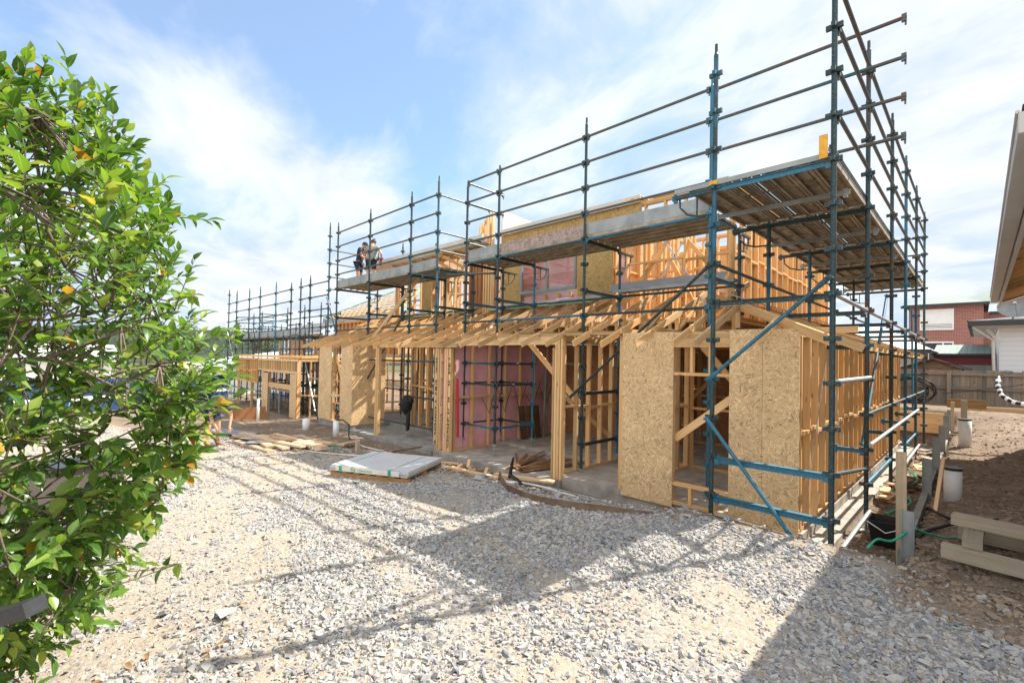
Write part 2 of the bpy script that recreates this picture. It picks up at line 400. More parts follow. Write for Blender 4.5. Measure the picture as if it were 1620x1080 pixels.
# ------------------------------------------------------------------ ground sheet
def build_ground():
    def axis(segs):
        out = []
        for a, b, st in segs: out += list(np.arange(a, b, st))
        return np.array(out)
    xs = axis([(-900, -120, 60), (-120, -32, 6), (-32, -13, .3), (-13, 2.2, .11), (2.2, 12, .6), (12, 60, 4), (60, 961, 60)])
    ys = axis([(-900, -60, 60), (-60, -6, 4), (-6, -.5, .4), (-.5, 9.2, .11), (9.2, 23, .22), (23, 60, 3), (60, 961, 60)])
    X, Y = np.meshgrid(xs, ys); Z = ground(X, Y)
    near = (1 - sstep(14, 30, np.hypot(X, Y)))
    Z = Z + near * .018 * (fbm(X * 6, Y * 6, 21, 3) - .5)
    nx, ny = len(xs), len(ys)
    co = np.stack([X, Y, Z], -1).reshape(-1, 3)
    idx = np.arange(nx * ny).reshape(ny, nx)
    q = np.stack([idx[:-1, :-1], idx[:-1, 1:], idx[1:, 1:], idx[1:, :-1]], -1).reshape(-1, 4)
    me = bpy.data.meshes.new('ground'); me.vertices.add(len(co)); me.vertices.foreach_set('co', co.ravel())
    me.loops.add(q.size); me.loops.foreach_set('vertex_index', q.ravel().astype(np.int32))
    me.polygons.add(len(q)); me.polygons.foreach_set('loop_start', np.arange(0, q.size, 4, dtype=np.int32))
    me.update(); me.validate()
    me.polygons.foreach_set('use_smooth', [True] * len(q))
    soil = sstep(-.25, .35, Y - yborder(X) + .5 * (fbm(X * 1.5, Y * 1.5, 40) - .5))
    soil = np.maximum(soil, sstep(-.7, -.3, X + .5 * (fbm(X * 1.2, Y * 1.2, 41) - .5)) * sstep(4.6, 5.4, Y + (X > 0) * .6))
    a = me.attributes.new('soil', 'FLOAT', 'POINT'); a.data.foreach_set('value', soil.ravel().astype(np.float32))
    grass = sstep(45, 70, np.hypot(X, Y)) * 1.0
    a = me.attributes.new('grass', 'FLOAT', 'POINT'); a.data.foreach_set('value', grass.ravel().astype(np.float32))
    me.materials.append(M['ground']); o = bpy.data.objects.new('ground', me); COL.objects.link(o); o['kind'] = 'structure'
build_ground()

PH = (1 + 5 ** .5) / 2
ICO_V = np.array([(-1, PH, 0), (1, PH, 0), (-1, -PH, 0), (1, -PH, 0), (0, -1, PH), (0, 1, PH), (0, -1, -PH), (0, 1, -PH), (PH, 0, -1), (PH, 0, 1), (-PH, 0, -1), (-PH, 0, 1)]) / math.hypot(1, PH)
ICO_F = np.array([(0, 11, 5), (0, 5, 1), (0, 1, 7), (0, 7, 10), (0, 10, 11), (1, 5, 9), (5, 11, 4), (11, 10, 2), (10, 7, 6), (7, 1, 8), (3, 9, 4), (3, 4, 2), (3, 2, 6), (3, 6, 8), (3, 8, 9), (4, 9, 5), (2, 4, 11), (6, 2, 10), (8, 6, 7), (9, 8, 1)])
def tri_mesh(name, co, tri, mat, smooth=False):
    me = bpy.data.meshes.new(name); me.vertices.add(len(co)); me.vertices.foreach_set('co', co.astype(np.float32).ravel())
    k = tri.shape[1]
    me.loops.add(tri.size); me.loops.foreach_set('vertex_index', tri.astype(np.int32).ravel())
    me.polygons.add(len(tri)); me.polygons.foreach_set('loop_start', np.arange(0, tri.size, k, dtype=np.int32))
    me.update(); me.materials.append(M[mat])
    me.polygons.foreach_set('use_smooth', [smooth] * len(tri))
    return me
def rand_rot(n, tilt):
    ax = RNG.normal(0, tilt, (n, 3)); ax[:, 2] = RNG.uniform(0, 2 * np.pi, n)
    cx, sx, cy, sy, cz, sz = np.cos(ax[:, 0]), np.sin(ax[:, 0]), np.cos(ax[:, 1]), np.sin(ax[:, 1]), np.cos(ax[:, 2]), np.sin(ax[:, 2])
    R = np.empty((n, 3, 3))
    R[:, 0, 0] = cz * cy; R[:, 0, 1] = cz * sy * sx - sz * cx; R[:, 0, 2] = cz * sy * cx + sz * sx
    R[:, 1, 0] = sz * cy; R[:, 1, 1] = sz * sy * sx + cz * cx; R[:, 1, 2] = sz * sy * cx - cz * sx
    R[:, 2, 0] = -sy; R[:, 2, 1] = cy * sx; R[:, 2, 2] = cy * cx
    return R
def build_gravel():
    ca, sa = math.sin(math.radians(44.8)), math.cos(math.radians(44.8))
    def cloud(n, tmin, tmax, size, sig, dens_pow, spread=1.22, bare=.5, smax=.034):
        t = np.sqrt(RNG.uniform(tmin ** 2, tmax ** 2, n)); u = RNG.uniform(-spread, spread, n)
        x = t * (-ca + sa * u); y = t * (sa + ca * u)
        d = fbm(x * .75, y * .75, 61, 4); d2 = fbm(x * 3, y * 3, 66, 3)
        # wheel-worn bare strips run along the drive; right of the corner the heap is dense
        dense = sstep(.39, .53, d * .75 + d2 * .25 + .10 * sstep(-2.5, -.8, x) + .12 * sstep(-1.6, .1, y - yborder(x) + .2) - .05 * (1 - sstep(1.2, 2.6, y)))
        tr = y + .16 * x + .25 * (fbm(x * .5, y * .5, 71, 2) - .5)
        for c0, wd in ((.55, .26), (1.75, .22), (2.75, .20)): dense = dense * (1 - .85 * np.exp(-((tr - c0) / wd) ** 2) * sstep(-.9, -1.8, x))
        edge = y < yborder(x) + .12 * (d2 - .5)
        right = (x < -.35 + .9 * sstep(5.4, 4.2, y)) | (RNG.random(n) < .12)
        keep = edge & right & (RNG.random(n) < bare + (1 - bare) * dense) & ~((x > -.6) & (y > 5.0) & (RNG.random(n) < .8))
        x, y = x[keep], y[keep]; n = len(x)
        s = np.clip(RNG.lognormal(math.log(size), sig, n), .006, smax)
        return x, y, s
    P = [cloud(125000, 2.0, 7.6, .0145, .36, 1, bare=.08), cloud(70000, 2.0, 8, .0075, .35, 1, bare=.45), cloud(60000, 7.3, 19, .019, .34, 1, bare=.25)]
    x = np.concatenate([p[0] for p in P]); y = np.concatenate([p[1] for p in P]); s = np.concatenate([p[2] for p in P])
    n = len(x); z = ground(x, y)
    # strays on the dirt
    k = 2600; xs = RNG.uniform(-15, .9, k); ys = yborder(xs) + RNG.exponential(.5, k); ss = RNG.lognormal(math.log(.016), .45, k)
    ok = ys < 6.7; x = np.concatenate([x, xs[ok]]); y = np.concatenate([y, ys[ok]]); s = np.concatenate([s, ss[ok]]); z = ground(x, y); n = len(x)
    cb = np.array([(-1, -1, -1), (1, -1, -1), (1, 1, -1), (-1, 1, -1), (-1, -1, 1), (1, -1, 1), (1, 1, 1), (-1, 1, 1)]) * .72
    cf = np.array([(0, 2, 1), (0, 3, 2), (4, 5, 6), (4, 6, 7), (0, 1, 5), (0, 5, 4), (1, 2, 6), (1, 6, 5), (2, 3, 7), (2, 7, 6), (3, 0, 4), (3, 4, 7)])
    v = cb[None] * (1 + RNG.normal(0, .22, (n, 8, 3)))
    v[:, 4:, :2] *= RNG.uniform(.35, .95, (n, 1, 2)); v[:, :, 0] += v[:, :, 1] * RNG.normal(0, .3, (n, 1)); v[:, :, 2] += v[:, :, 0] * RNG.normal(0, .22, (n, 1))
    v = v * np.stack([RNG.uniform(.95, 1.75, n), RNG.uniform(.7, 1.1, n), RNG.uniform(.28, .62, n)], 1)[:, None]
    v = np.einsum('nij,nkj->nki', rand_rot(n, .36), v) * s[:, None, None]
    v[:, :, 0] += x[:, None]; v[:, :, 1] += y[:, None]; v[:, :, 2] += (z + s * RNG.uniform(.0, .5, n))[:, None]
    tri = (cf[None] + (np.arange(n) * 8)[:, None, None]).reshape(-1, 3)
    me = tri_mesh('crushed_gravel', v.reshape(-1, 3), tri, 'stone')
    o = bpy.data.objects.new('crushed_gravel', me); COL.objects.link(o)
    tag(o, 'loose grey crushed gravel spread over the site driveway', 'gravel', kind='stuff')
build_gravel()
def clods():
    n = 16000; r = RNG.random(n)
    x = np.where(r < .55, RNG.uniform(-.5, 1.6, n), np.where(r < .75, RNG.uniform(-1.3, -.5, n), RNG.uniform(-15, -4, n)))
    y = np.where(r < .55, 4.8 + RNG.exponential(4, n), np.where(r < .75, RNG.uniform(6.2, 18, n), yborder(x) + RNG.uniform(0, 2.0, n)))
    ok = (y < 19) & ~((x < -1.3) & (y > 6.7)); x, y = x[ok], y[ok]; n = len(x); s = np.clip(RNG.lognormal(math.log(.012), .55, n), .004, .045)
    v = ICO_V[None] * (1 + RNG.normal(0, .2, (n, 12, 1))) * np.stack([RNG.uniform(.9, 1.5, n), RNG.uniform(.8, 1.2, n), RNG.uniform(.4, .8, n)], 1)[:, None]
    v = np.einsum('nij,nkj->nki', rand_rot(n, .3), v) * s[:, None, None]
    v[:, :, 0] += x[:, None]; v[:, :, 1] += y[:, None]; v[:, :, 2] += (ground(x, y) + s * .15)[:, None]
    tri = (ICO_F[None] + (np.arange(n) * 12)[:, None, None]).reshape(-1, 3)
    o = bpy.data.objects.new('dirt_clods', tri_mesh('dirt_clods', v.reshape(-1, 3), tri, 'clod')); COL.objects.link(o)
    tag(o, 'brown clods of dirt strewn over the bank and trench', 'clods', kind='stuff')
clods()

def hills():
    co = []; fa = []
    az = np.linspace(math.radians(-100), math.radians(70), 90)
    for j, (r, k) in enumerate(((150, 0), (230, .35), (330, .8), (430, 1), (620, .7))):
        for a in az:
            h = .6 * (18 + 26 * vnoise(a * 3.1, j * .2, 77) + 8 * vnoise(a * 14, j, 78)) * k
            h = h * (1.0 - .5 * float(sstep(math.radians(-40), math.radians(10), a)))
            co.append((math.sin(a) * r, math.cos(a) * r, -1.6 + h))
    n = len(az)
    for j in range(4):
        for i in range(n - 1): fa.append((j * n + i, j * n + i + 1, (j + 1) * n + i + 1, (j + 1) * n + i))
    me = bpy.data.meshes.new('hills'); me.from_pydata(co, [], fa); me.materials.append(M['hill']); me.polygons.foreach_set('use_smooth', [True] * len(fa))
    o = bpy.data.objects.new('hills', me); COL.objects.link(o); o['kind'] = 'structure'
hills()

# ------------------------------------------------------------------ timber framing
def panel(name, parent, x0, x1, y0, y1, z0, z1, mat):
    mb = MB(); mb.box(x0, x1, y0, y1, z0, z1, planar=True); return mb.build(name, mat, parent)
def wall(house, ax, c, a0, a1, z0, z1, sp, mat='pine', nog=True, depth=.09, skip=(), stuff=None, double_top=True):
    """stud wall along axis ax ('x' or 'y') at the fixed coordinate c"""
    def P(a, z, o=0.0): return (a, c + o, z) if ax == 'x' else (c + o, a, z)
    mb = stuff if stuff is not None else MB()
    t = .045; d = depth
    up = (0, 0, 1)
    parts = []
    def piece(name, a, b, w, h):
        if stuff is not None: mb.prism(a, b, w, h)
        else: q = MB(); q.prism(a, b, w, h); parts.append((name, q))
    mb.prism(P(a0, z1 - t / 2), P(a1, z1 - t / 2), d, t)
    if double_top: mb.prism(P(a0, z1 - t * 1.5 - .002), P(a1, z1 - t * 1.5 - .002), d - .003, t)
    piece('bottom_plate', P(a0, z0 + t / 2), P(a1, z0 + t / 2), d, t)
    n = max(1, round((a1 - a0) / sp)); pos = [a0 + t / 2 + (a1 - a0 - t) * i / n for i in range(n + 1)]
    pos = [p for p in pos if not any(s0 < p < s1 for s0, s1 in skip)]
    zt = z1 - t * (2 if double_top else 1) - .002
    if nog:
        zn = z0 + (z1 - z0) * .48
        for p, q in zip(pos[:-1], pos[1:]):
            if any(s0 < (p + q) / 2 < s1 for s0, s1 in skip): continue
            dz = random.choice((-.03, .03, 0)); piece('nogging', P(p + t / 2, zn + dz), P(q - t / 2, zn + dz), d - .004, t)
    fr = mb.build('wall_frame', mat, house) if stuff is None else None
    for nm, q in parts: q.build(nm, mat, fr)
    for p in pos:
        side = (0, 1, 0) if ax == 'x' else (1, 0, 0)
        m2 = MB() if stuff is None else mb
        m2.prism(P(p, z0 + t), P(p, zt), t, d - .002, up=side)
        if stuff is None: m2.build('stud', mat, fr)
    return fr
def member(name, parent, a, b, w, h, mat='pine', up=(0, 0, 1)):
    mb = MB(); mb.prism(a, b, w, h, up); return mb.build(name, mat, parent)

EZ, PIT = 2.17, .405           # eave height of the ground floor roof and its slope
def rafter_z(d): return EZ + PIT * d
def front_truss(house, x, y1=9.42, tail=6.38, mat='pine'):
    mb = MB(); y0 = tail + random.uniform(-.03, .03)
    mb.prism((x, y0, rafter_z(y0 - 6.4)), (x, y1, rafter_z(y1 - 6.4)), .038, .10)
    zc = 2.35 + .05
    mb.prism((x + .04, 6.86, zc), (x + .04, y1, zc), .036, .09)
    for yy in (7.75, 8.7):
        mb.prism((x + .002, yy, zc + .05), (x + .002, yy, rafter_z(yy - 6.4) - .05), .036, .07, up=(1, 0, 0))
    mb.prism((x + .002, 7.8, zc + .05), (x + .002, 8.65, rafter_z(8.65 - 6.4) - .06), .036, .07, up=(1, 0, 0))
    tr = mb.build('roof_truss', mat, house)
    for yy, zz in ((6.95, rafter_z(.55) - .03), (8.68, rafter_z(2.25) - .03)):
        m2 = MB(); m2.prism((x + .024, yy - .05, zz), (x + .024, yy + .05, zz + .03), .002, .08); m2.build('nail_plate', 'galv_dull', tr)
    return tr

# ---- the right-hand house
A = thing('timber_house', (-5.8, 12, -.4), 'two storey timber house frame nearest the camera with strand board panels and pink lined garage', 'house', 'townhouses under construction')
def slab(house, rects, mat='concrete'):
    mb = MB()
    for r in rects: mb.box(*r)
    return mb.build('slab', mat, house)
slab(A, [(-5.62, -1.6, 6.93, 8.6, -.75, -.262), (-9.3, -1.6, 8.602, 17.7, -.75, -.264), (-9.3, -5.622, 6.75, 8.6, -.75, -.335)])
panel('footing_ledge', A, -1.598, -1.33, 6.86, 17.7, -.8, -.40, 'concrete')
# front wall: two strand board panels either side of an opening
panel('strand_board_panel', A, -4.22, -3.33, 6.868, 6.88, -.31, 2.36, 'osb')
panel('strand_board_panel', A, -2.50, -2.074, 6.866, 6.878, -.32, 2.36, 'osb'); panel('strand_board_panel', A, -2.07, -1.635, 6.866, 6.878, -.325, 2.355, 'osb')
f1 = MB(); f1.prism((-4.22, 6.925, 2.33), (-1.64, 6.925, 2.33), .085, .045); f1.prism((-4.22, 6.925, 2.283), (-1.64, 6.925, 2.283), .083, .045)
fr = f1.build('wall_frame', 'pine', A)
for nm, x0, x1, z, h in (('bottom_plate', -4.22, -1.64, -.24, .045), ('lintel', -3.33, -2.5, 2.19, .135), ('nogging', -3.33, -2.5, 1.72, .045), ('sill', -3.33, -2.5, .05, .045)): member(nm, fr, (x0, 6.925, z), (x1, 6.925, z), .083, h)
for x in (-4.19, -3.78, -3.36, -2.47, -2.05, -1.67): member('stud', fr, (x, 6.925, -.217), (x, 6.925, 2.258), .045, .086, up=(0, 1, 0))
for x, z0, z1 in ((-3.06, -.215, .025), (-2.7, -.215, .025), (-3.06, 1.745, 2.12), (-2.78, 1.745, 2.12)): member('stud', fr, (x, 6.925, z0), (x, 6.925, z1), .045, .082, up=(0, 1, 0))
member('timber_brace', A, (-3.34, 6.99, .72), (-2.42, 6.99, 1.46), .035, .11, 'pine_pale')
member('timber_brace', A, (-3.1, 7.3, 2.2), (-2.2, 7.7, .95), .035, .09, 'pine')
# long side wall
fr = wall(A, 'y', -1.68, 6.98, 17.6, -.262, 2.35, .445, 'pine_orange')
mb = MB()
for y0, y1, up in ((7.1, 8.5, 1), (8.5, 9.9, -1), (11.0, 12.6, 1), (13.6, 15.2, -1)):
    a, b = (-.2, 2.3) if up > 0 else (2.3, -.2); mb.prism((-1.632, y0, a), (-1.632, y1, b), .03, .003, up=(1, 0, 0))
mb.build('strap_brace', 'galv', A)
for y0 in (7.55, 8.85, 10.4, 12.4): member('corner_block', A, (-1.63, y0, -.2), (-1.63, y0 + .22, .1), .02, .09, 'pine_pale', up=(1, 0, 0))
# garage: pier, lintel, side walls
for i, (x, w) in enumerate(((-5.72, .05), (-5.665, .05), (-5.60, .07), (-5.53, .045))): member('stud', A, (x, 6.93, -.33), (x, 6.93, 2.34 if i else 2.12), w - .004, .10 - .006 * i, 'pine_pale' if i % 2 else 'pine', up=(0, 1, 0))
member('lintel', A, (-8.75, 6.93, 2.26), (-5.62, 6.93, 2.26), .09, .16, 'pine_pale')
member('top_plate', A, (-9.45, 6.925, 2.365), (-4.2, 6.925, 2.365), .09, .045, 'pine')
wall(A, 'y', -5.6, 7.02, 9.1, -.262, 2.33, .42, 'pine')
wall(A, 'y', -5.6, 9.15, 12.0, -.262, 2.33, .5, 'pine')
member('timber_brace', A, (-7.0, 7.6, 2.25), (-5.75, 7.9, .9), .035, .11, 'pine')
member('timber_brace', A, (-5.66, 7.15, 1.2), (-5.66, 9.2, .0), .09, .03, 'pine_pale', up=(1, 0, 0))
panel('pink_board_lining', A, -9.06, -9.02, 7.0, 12.6, -.3, 2.33, 'pink')
wall(A, 'y', -8.93, 7.03, 12.2, -.335, 2.33, .6, 'pine')
mb = MB(); mb.tube([(-8.86, 7.1, 1.4), (-8.85, 7.12, .7), (-8.87, 7.16, 0)], .025); mb.build('red_strap', 'red_plastic', A)
mb = MB()
for k in range(5):
    x = -8.88; y = 7.9 + k * .55; mb.tube([(x, y, .9 + .2 * (k % 3)), (x + .03, y + .25, .5), (x + .02, y + .35, .8), (x, y + .6, 1.3)], .008, 5)
mb.build('loose_cable', 'black', A)
# printed party wall studs
pw = [(-9.40, .045, 'pine_pale'), (-9.335, .045, 'pine'), (-9.26, .03, 'pine_pale'), (-9.05, .04, 'pine_pale'), (-8.99, .05, 'pine'), (-8.90, .07, 'pine_pale')]
for k, (x, w, mt) in enumerate(pw): member('stud', A, (x, 6.93, -.38), (x, 6.93, 2.12), w, .10 - .004 * k, mt, up=(0, 1, 0))
member('lintel', A, (-9.52, 6.91, 2.18), (-8.6, 6.91, 2.18), .11, .09, 'pine_pale')
panel('pink_board_lining', A, -9.20, -9.11, 6.95, 6.97, -.38, 2.12, 'pink')
for k in range(6): mb = MB(); z = 2.0 - k * .42; mb.box(-9.238, -9.208, 6.89, 6.95, z - .2, z - .02); mb.build('packer_block', 'pine', A)
mb = MB(); rr = random.Random(3)
for x in (-8.885, -9.395):
    z = 1.9
    while z > -.2:
        h = rr.uniform(.03, .07)
        if rr.random() < .72:
            for q in range(2): zz = z - rr.uniform(0, .03); mb.box(x - .03 + q * .026, x - .016 + q * .026 + rr.uniform(0, .014), 6.868, 6.8695, zz - h * .8, zz)
        z -= h + .018
mb.build('printed_mark', 'ink', A)
mb = MB(); mb.box(-9.06, -8.84, 6.86, 7.0, -.75, -.385); mb.box(-5.72, -5.50, 6.86, 7.0, -.75, -.335); mb.build('pier_footing', 'concrete_grey', A)
# porch back wall and interior framing seen through the openings
st = MB()
for args in (('x', 9.6, -5.5, -1.75, -.26, 2.33, .42), ('x', 12.6, -8.9, -1.75, -.26, 2.33, .4), ('x', 15.2, -9, -1.75, -.26, 2.33, .45), ('x', 17.55, -9.2, -1.75, -.26, 2.33, .45), ('y', -3.3, 9.7, 15, -.26, 2.33, .45), ('y', -4.3, 6.98, 9.5, -.26, 2.33, .42), ('y', -7.2, 12.7, 17.4, -.26, 2.33, .5)):
    wall(A, *args, stuff=st)
for p in (((-4.0, 9.52, 2.2), (-2.3, 9.52, .3)), ((-6.2, 12.5, .2), (-4.4, 12.5, 2.1))): st.prism(*p, .03, .1)
o = st.build('stud', 'pine', A); o['kind'] = 'stuff'
panel('strand_board_panel', A, -9.0, -1.75, 17.62, 17.64, -.26, 2.35, 'osb_brown'); panel('strand_board_panel', A, -5.4, -1.8, 12.66, 12.68, -.2, 2.3, 'osb_brown'); panel('strand_board_panel', A, -8.85, -5.65, 11.2, 11.22, -.33, 2.33, 'osb_brown'); panel('strand_board_panel', A, -5.54, -5.53, 9.2, 11.9, -.26, 2.3, 'osb_brown')  # brown sheets added inside to keep the openings dark
# upper floor deck
mb = MB(); mb.box(-9.9, -3.42, 9.45, 17.6, 2.72, 2.76)
for k in range(22):
    x = -9.75 + k * .29; mb.prism((x, 9.48, 2.58), (x, 17.5, 2.58), .045, .24)
mb.build('floor_deck', 'pine', A)
# front roof trusses and the hipped corner
xs_tr = [-9.7 + .6 * i for i in range(12)]
for x in xs_tr: front_truss(A, x)
for x in (-2.78, -2.0):
    y1 = 6.4 + (-1.15 - x) - .02
    mb = MB(); mb.prism((x, 6.38, rafter_z(-.02)), (x, y1, rafter_z(y1 - 6.4)), .04, .10); mb.build('rafter', 'pine_pale', A)
mb = MB(); mb.prism((-1.2, 6.45, EZ), (-2.80, 8.05, rafter_z(1.65)), .035, .12); mb.build('hip_rafter', 'pine', A)
mb = MB(); mb.prism((-3.4, 8.02, 2.40), (-1.2, 8.02, 2.40), .04, .09); mb.prism((-2.8, 8.02, 2.47), (-2.8, 8.02, 2.85), .07, .04, up=(0, 1, 0)); mb.prism((-2.2, 8.02, 2.45), (-2.2, 8.02, 2.6), .07, .04, up=(0, 1, 0))
mb.prism((-3.42, 8.0, 2.87), (-2.76, 8.0, 2.87), .04, .09); mb.prism((-2.82, 8.0, 2.87), (-1.13, 8.0, 2.13), .045, .11); mb.build('roof_truss', 'pine_pale', A)
for k in range(16):
    y = 8.55 + k * .6
    mb = MB(); mb.prism((-1.14 + random.uniform(-.03, .03), y, EZ - .0), (-3.38, y, EZ + .405 * 2.24), .04, .10); mb.prism((-1.66, y + .04, 2.40), (-3.38, y + .04, 2.40), .036, .09)
    mb.prism((-2.5, y, 2.42), (-2.5, y, 2.66), .07, .036, up=(0, 1, 0)); mb.build('roof_truss', 'pine_pale' if k % 3 else 'pine', A)
member('fascia_board', A, (-1.19, 8.6, 2.16), (-1.19, 17.9, 2.16), .03, .07, 'pine_pale')
# roof flashing sheets lying against the upper walls
mb = MB(); mb.prism((-9.65, 9.10, 3.345), (-6.25, 9.10, 3.345), .60, .02, up=(0, -.37, 1)); mb.build('flashing_sheet', 'sarking', A)
mb = MB(); mb.prism((-6.1, 9.36, 3.58), (-3.5, 9.36, 3.58), .26, .02, up=(0, -1.2, 1)); mb.build('flashing_sheet', 'grey_plate', A)
mb = MB(); mb.prism((-9.65, 8.80, 3.225), (-6.25, 8.80, 3.225), .05, .03, up=(0, -.38, 1)); mb.build('membrane_edge', 'green_trim', A)
mb = MB(); mb.prism((-3.12, 8.5, 3.10), (-3.12, 17.6, 3.10), .6, .02, up=(.38, 0, 1)); mb.build('flashing_sheet', 'sarking', A)
# upper storey
UZ0, UZ1 = 2.78, 5.48
fr = wall(A, 'x', 9.55, -9.95, -3.45, UZ0, UZ1, .45, 'pine_orange', skip=((-9.05, -7.25),))
member('lintel', fr, (-9.1, 9.55, 5.1), (-7.2, 9.55, 5.1), .085, .18, 'pine_orange')
for x in (-8.7, -8.25, -7.8, -7.4): member('stud', fr, (x, 9.55, UZ0 + .045), (x, 9.55, 3.62), .045, .085, 'pine_orange', up=(0, 1, 0))
wall(A, 'y', -3.45, 9.6, 17.6, UZ0, UZ1, .45, 'pine_orange')
panel('strand_board_panel', A, -9.92, -9.12, 9.486, 9.5, 3.0, 5.46, 'osb_old')
panel('strand_board_panel', A, -7.14, -6.12, 9.486, 9.5, 3.0, 5.46, 'osb_old')
for k in range(6): panel('strand_board_panel', A, -9.1 + k * .62, -8.49 + k * .62, 9.472, 9.484, 5.02, 5.50, 'osb_old')
w = MB()
x0, x1, z0, z1 = -9.1, -7.18, 3.68, 4.98
for a in ((x0, x1, z0, z0 + .07), (x0, x1, z1 - .06, z1), (x0, x0 + .06, z0 + .071, z1 - .061), (x1 - .06, x1, z0 + .071, z1 - .061), (-8.17, -8.10, z0 + .071, z1 - .061)): w.box(a[0], a[1], 9.43, 9.5, a[2], a[3])
wf = w.build('window', 'grey_frame', A)
for a, b in ((x0 + .06, -8.17), (-8.10, x1 - .06)): m2 = MB(); m2.box(a, b, 9.46, 9.466, z0 + .07, z1 - .06); m2.build('pane', 'glass', wf)
panel('pink_board_lining', A, -10.4, -7.3, 10.3, 10.33, 3.98, 5.35, 'pink'); panel('white_board_lining', A, -10.4, -7.3, 10.28, 10.295, 2.9, 3.98, 'board')
panel('pink_board_lining', A, -9.1, -7.2, 9.62, 9.64, 2.9, 3.62, 'pink'); panel('pink_board_lining', A, -6.05, -5.75, 9.62, 9.64, 2.9, 4.3, 'pink')
us = MB()
panel('strand_board_panel', A, -9.8, -3.55, 14.86, 14.88, 2.8, 5.4, 'osb'); panel('strand_board_panel', A, -6.26, -6.25, 9.8, 12.0, 2.85, 5.3, 'osb')
for args in (('x', 10.9, -6.1, -3.5, UZ0, UZ1, .45), ('x', 13.4, -9.9, -3.5, UZ0, UZ1, .42), ('x', 12.2, -9.9, -3.5, UZ0, UZ1, .5), ('x', 14.8, -9.9, -3.5, UZ0, UZ1, .5), ('x', 17.5, -9.9, -3.5, UZ0, UZ1, .5), ('y', -6.2, 9.65, 17.4, UZ0, UZ1, .55), ('y', -9.85, 9.65, 17.4, UZ0, UZ1, .5)): wall(A, *args, 'pine_orange', stuff=us)
for p in (((-5.9, 9.63, 3.2), (-4.2, 9.63, 5.3)), ((-5.0, 9.63, 5.2), (-3.6, 9.63, 3.5)), ((-5.6, 10.1, 5.3), (-4.4, 10.1, 3.1)), ((-3.5, 11, 5.2), (-3.5, 12.5, 3.0))): us.prism(*p, .03, .09)
o = us.build('wall_frame', 'pine_orange', A); o['kind'] = 'stuff'
mb = MB(); mb.prism((-5.3, 9.48, 3.1), (-3.9, 9.48, 5.2), .03, .004, up=(0, 1, 0)); mb.prism((-5.3, 9.48, 5.2), (-3.9, 9.48, 3.1), .03, .004, up=(0, 1, 0)); mb.build('strap_brace', 'galv', A)
mb = MB(); mb.box(-9.88, -5.4, 9.40, 9.425, 5.46, 5.62); mb.box(-9.88, -5.4, 9.426, 9.9, 5.60, 5.62); mb.build('eave_sheet', 'fascia', A)
tr = MB(); rr = random.Random(5)
for k in range(5): tr.prism((-5.75, 9.42 + k * .06, 5.53 + .0 * k), (-5.2 - rr.uniform(0, .3), 9.42 + k * .06, 5.53), .045, .09)
for k in range(4): tr.prism((-5.4 + rr.uniform(0, .3), 9.5 + k * .1, 5.53), (-3.5 - rr.uniform(0, .3), 9.5 + k * .1, 5.53), .045, .07)
tr.build('stacked_rafter', 'pine_pale', A)
# party wall studs rising above the roof, with the pale pink lining behind
for k in range(6): member('stud', A, (-10.62 + k * .13, 9.28 - .02 * k, 2.95), (-10.62 + k * .13, 9.28 - .02 * k, 5.85 + .05 * k), .045, .09, 'pine_pale', up=(0, 1, 0))
mb = MB(); mb.prism((-10.85, 9.25, 5.0), (-10.3, 9.25, 6.0), .04, .08); mb.build('timber_brace', 'pine_pale', A)
mb = MB(); b = [(-9.95, 9.45, 2.9), (-9.95, 12.2, 2.9), (-9.95, 12.2, 6.1), (-9.95, 10.9, 6.15), (-9.95, 9.5, 6.22)]; c = [(p[0] + .05, p[1], p[2]) for p in b]
mb.face(b); mb.face(c[::-1])
for i in range(5): j = (i + 1) % 5; mb.face([b[i], c[i], c[j], b[j]])
mb.build('pink_board_lining', 'pink_pale', A)
mb = MB(); mb.prism((-10.6, 9.2, 3.3), (-10.6, 9.2, 5.45), .03, .35, up=(1, 0, 0))
for k in range(4): mb.prism((-10.95 + k * .16, 9.22, 3.2), (-10.95 + k * .16, 9.22, 5.2), .05, .12, up=(0, 1, 0))
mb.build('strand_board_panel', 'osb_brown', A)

# ---- the middle house
B = thing('timber_house', (-13, 12, -.5), 'timber house frame in the middle of the row with small porch and beige eave', 'house', 'townhouses under construction')
slab(B, [(-16.2, -13.72, 6.93, 8.2, -.9, -.262), (-16.2, -9.45, 8.202, 17.6, -.9, -.264), (-13.718, -9.45, 6.8, 8.2, -.9, -.36)], 'concrete_grey')
panel('strand_board_panel', B, -16.15, -15.18, 6.868, 6.88, -.22, 2.36, 'osb')
panel('strand_board_panel', B, -14.5, -13.72, 6.868, 6.88, -.25, 2.36, 'osb')
panel('strand_board_panel', B, -13.717, -13.705, 6.868, 8.0, -.25, 2.36, 'osb')
fr = wall(B, 'x', 6.93, -16.15, -13.75, -.262, 2.35, .33, 'pine', skip=((-15.1, -14.55),))
member('sill', fr, (-15.16, 6.93, .35), (-14.5, 6.93, .35), .085, .045)
member('timber_brace', B, (-15.1, 7.0, 1.9), (-14.75, 7.2, .5), .035, .09, 'pine_pale')
for k, x in enumerate((-12.32, -12.26, -12.20)): member('stud', B, (x, 6.93, -.4), (x, 6.93, 2.3), .05, .10 - .006 * k, 'pine_pale' if k == 1 else 'pine', up=(0, 1, 0))
member('lintel', B, (-12.35, 6.93, 2.22), (-9.5, 6.93, 2.22), .088, .16, 'pine')
wall(B, 'x', 8.3, -12.6, -9.55, -.262, 2.33, .42, 'pine', skip=((-11.2, -10.5),))
st = MB()
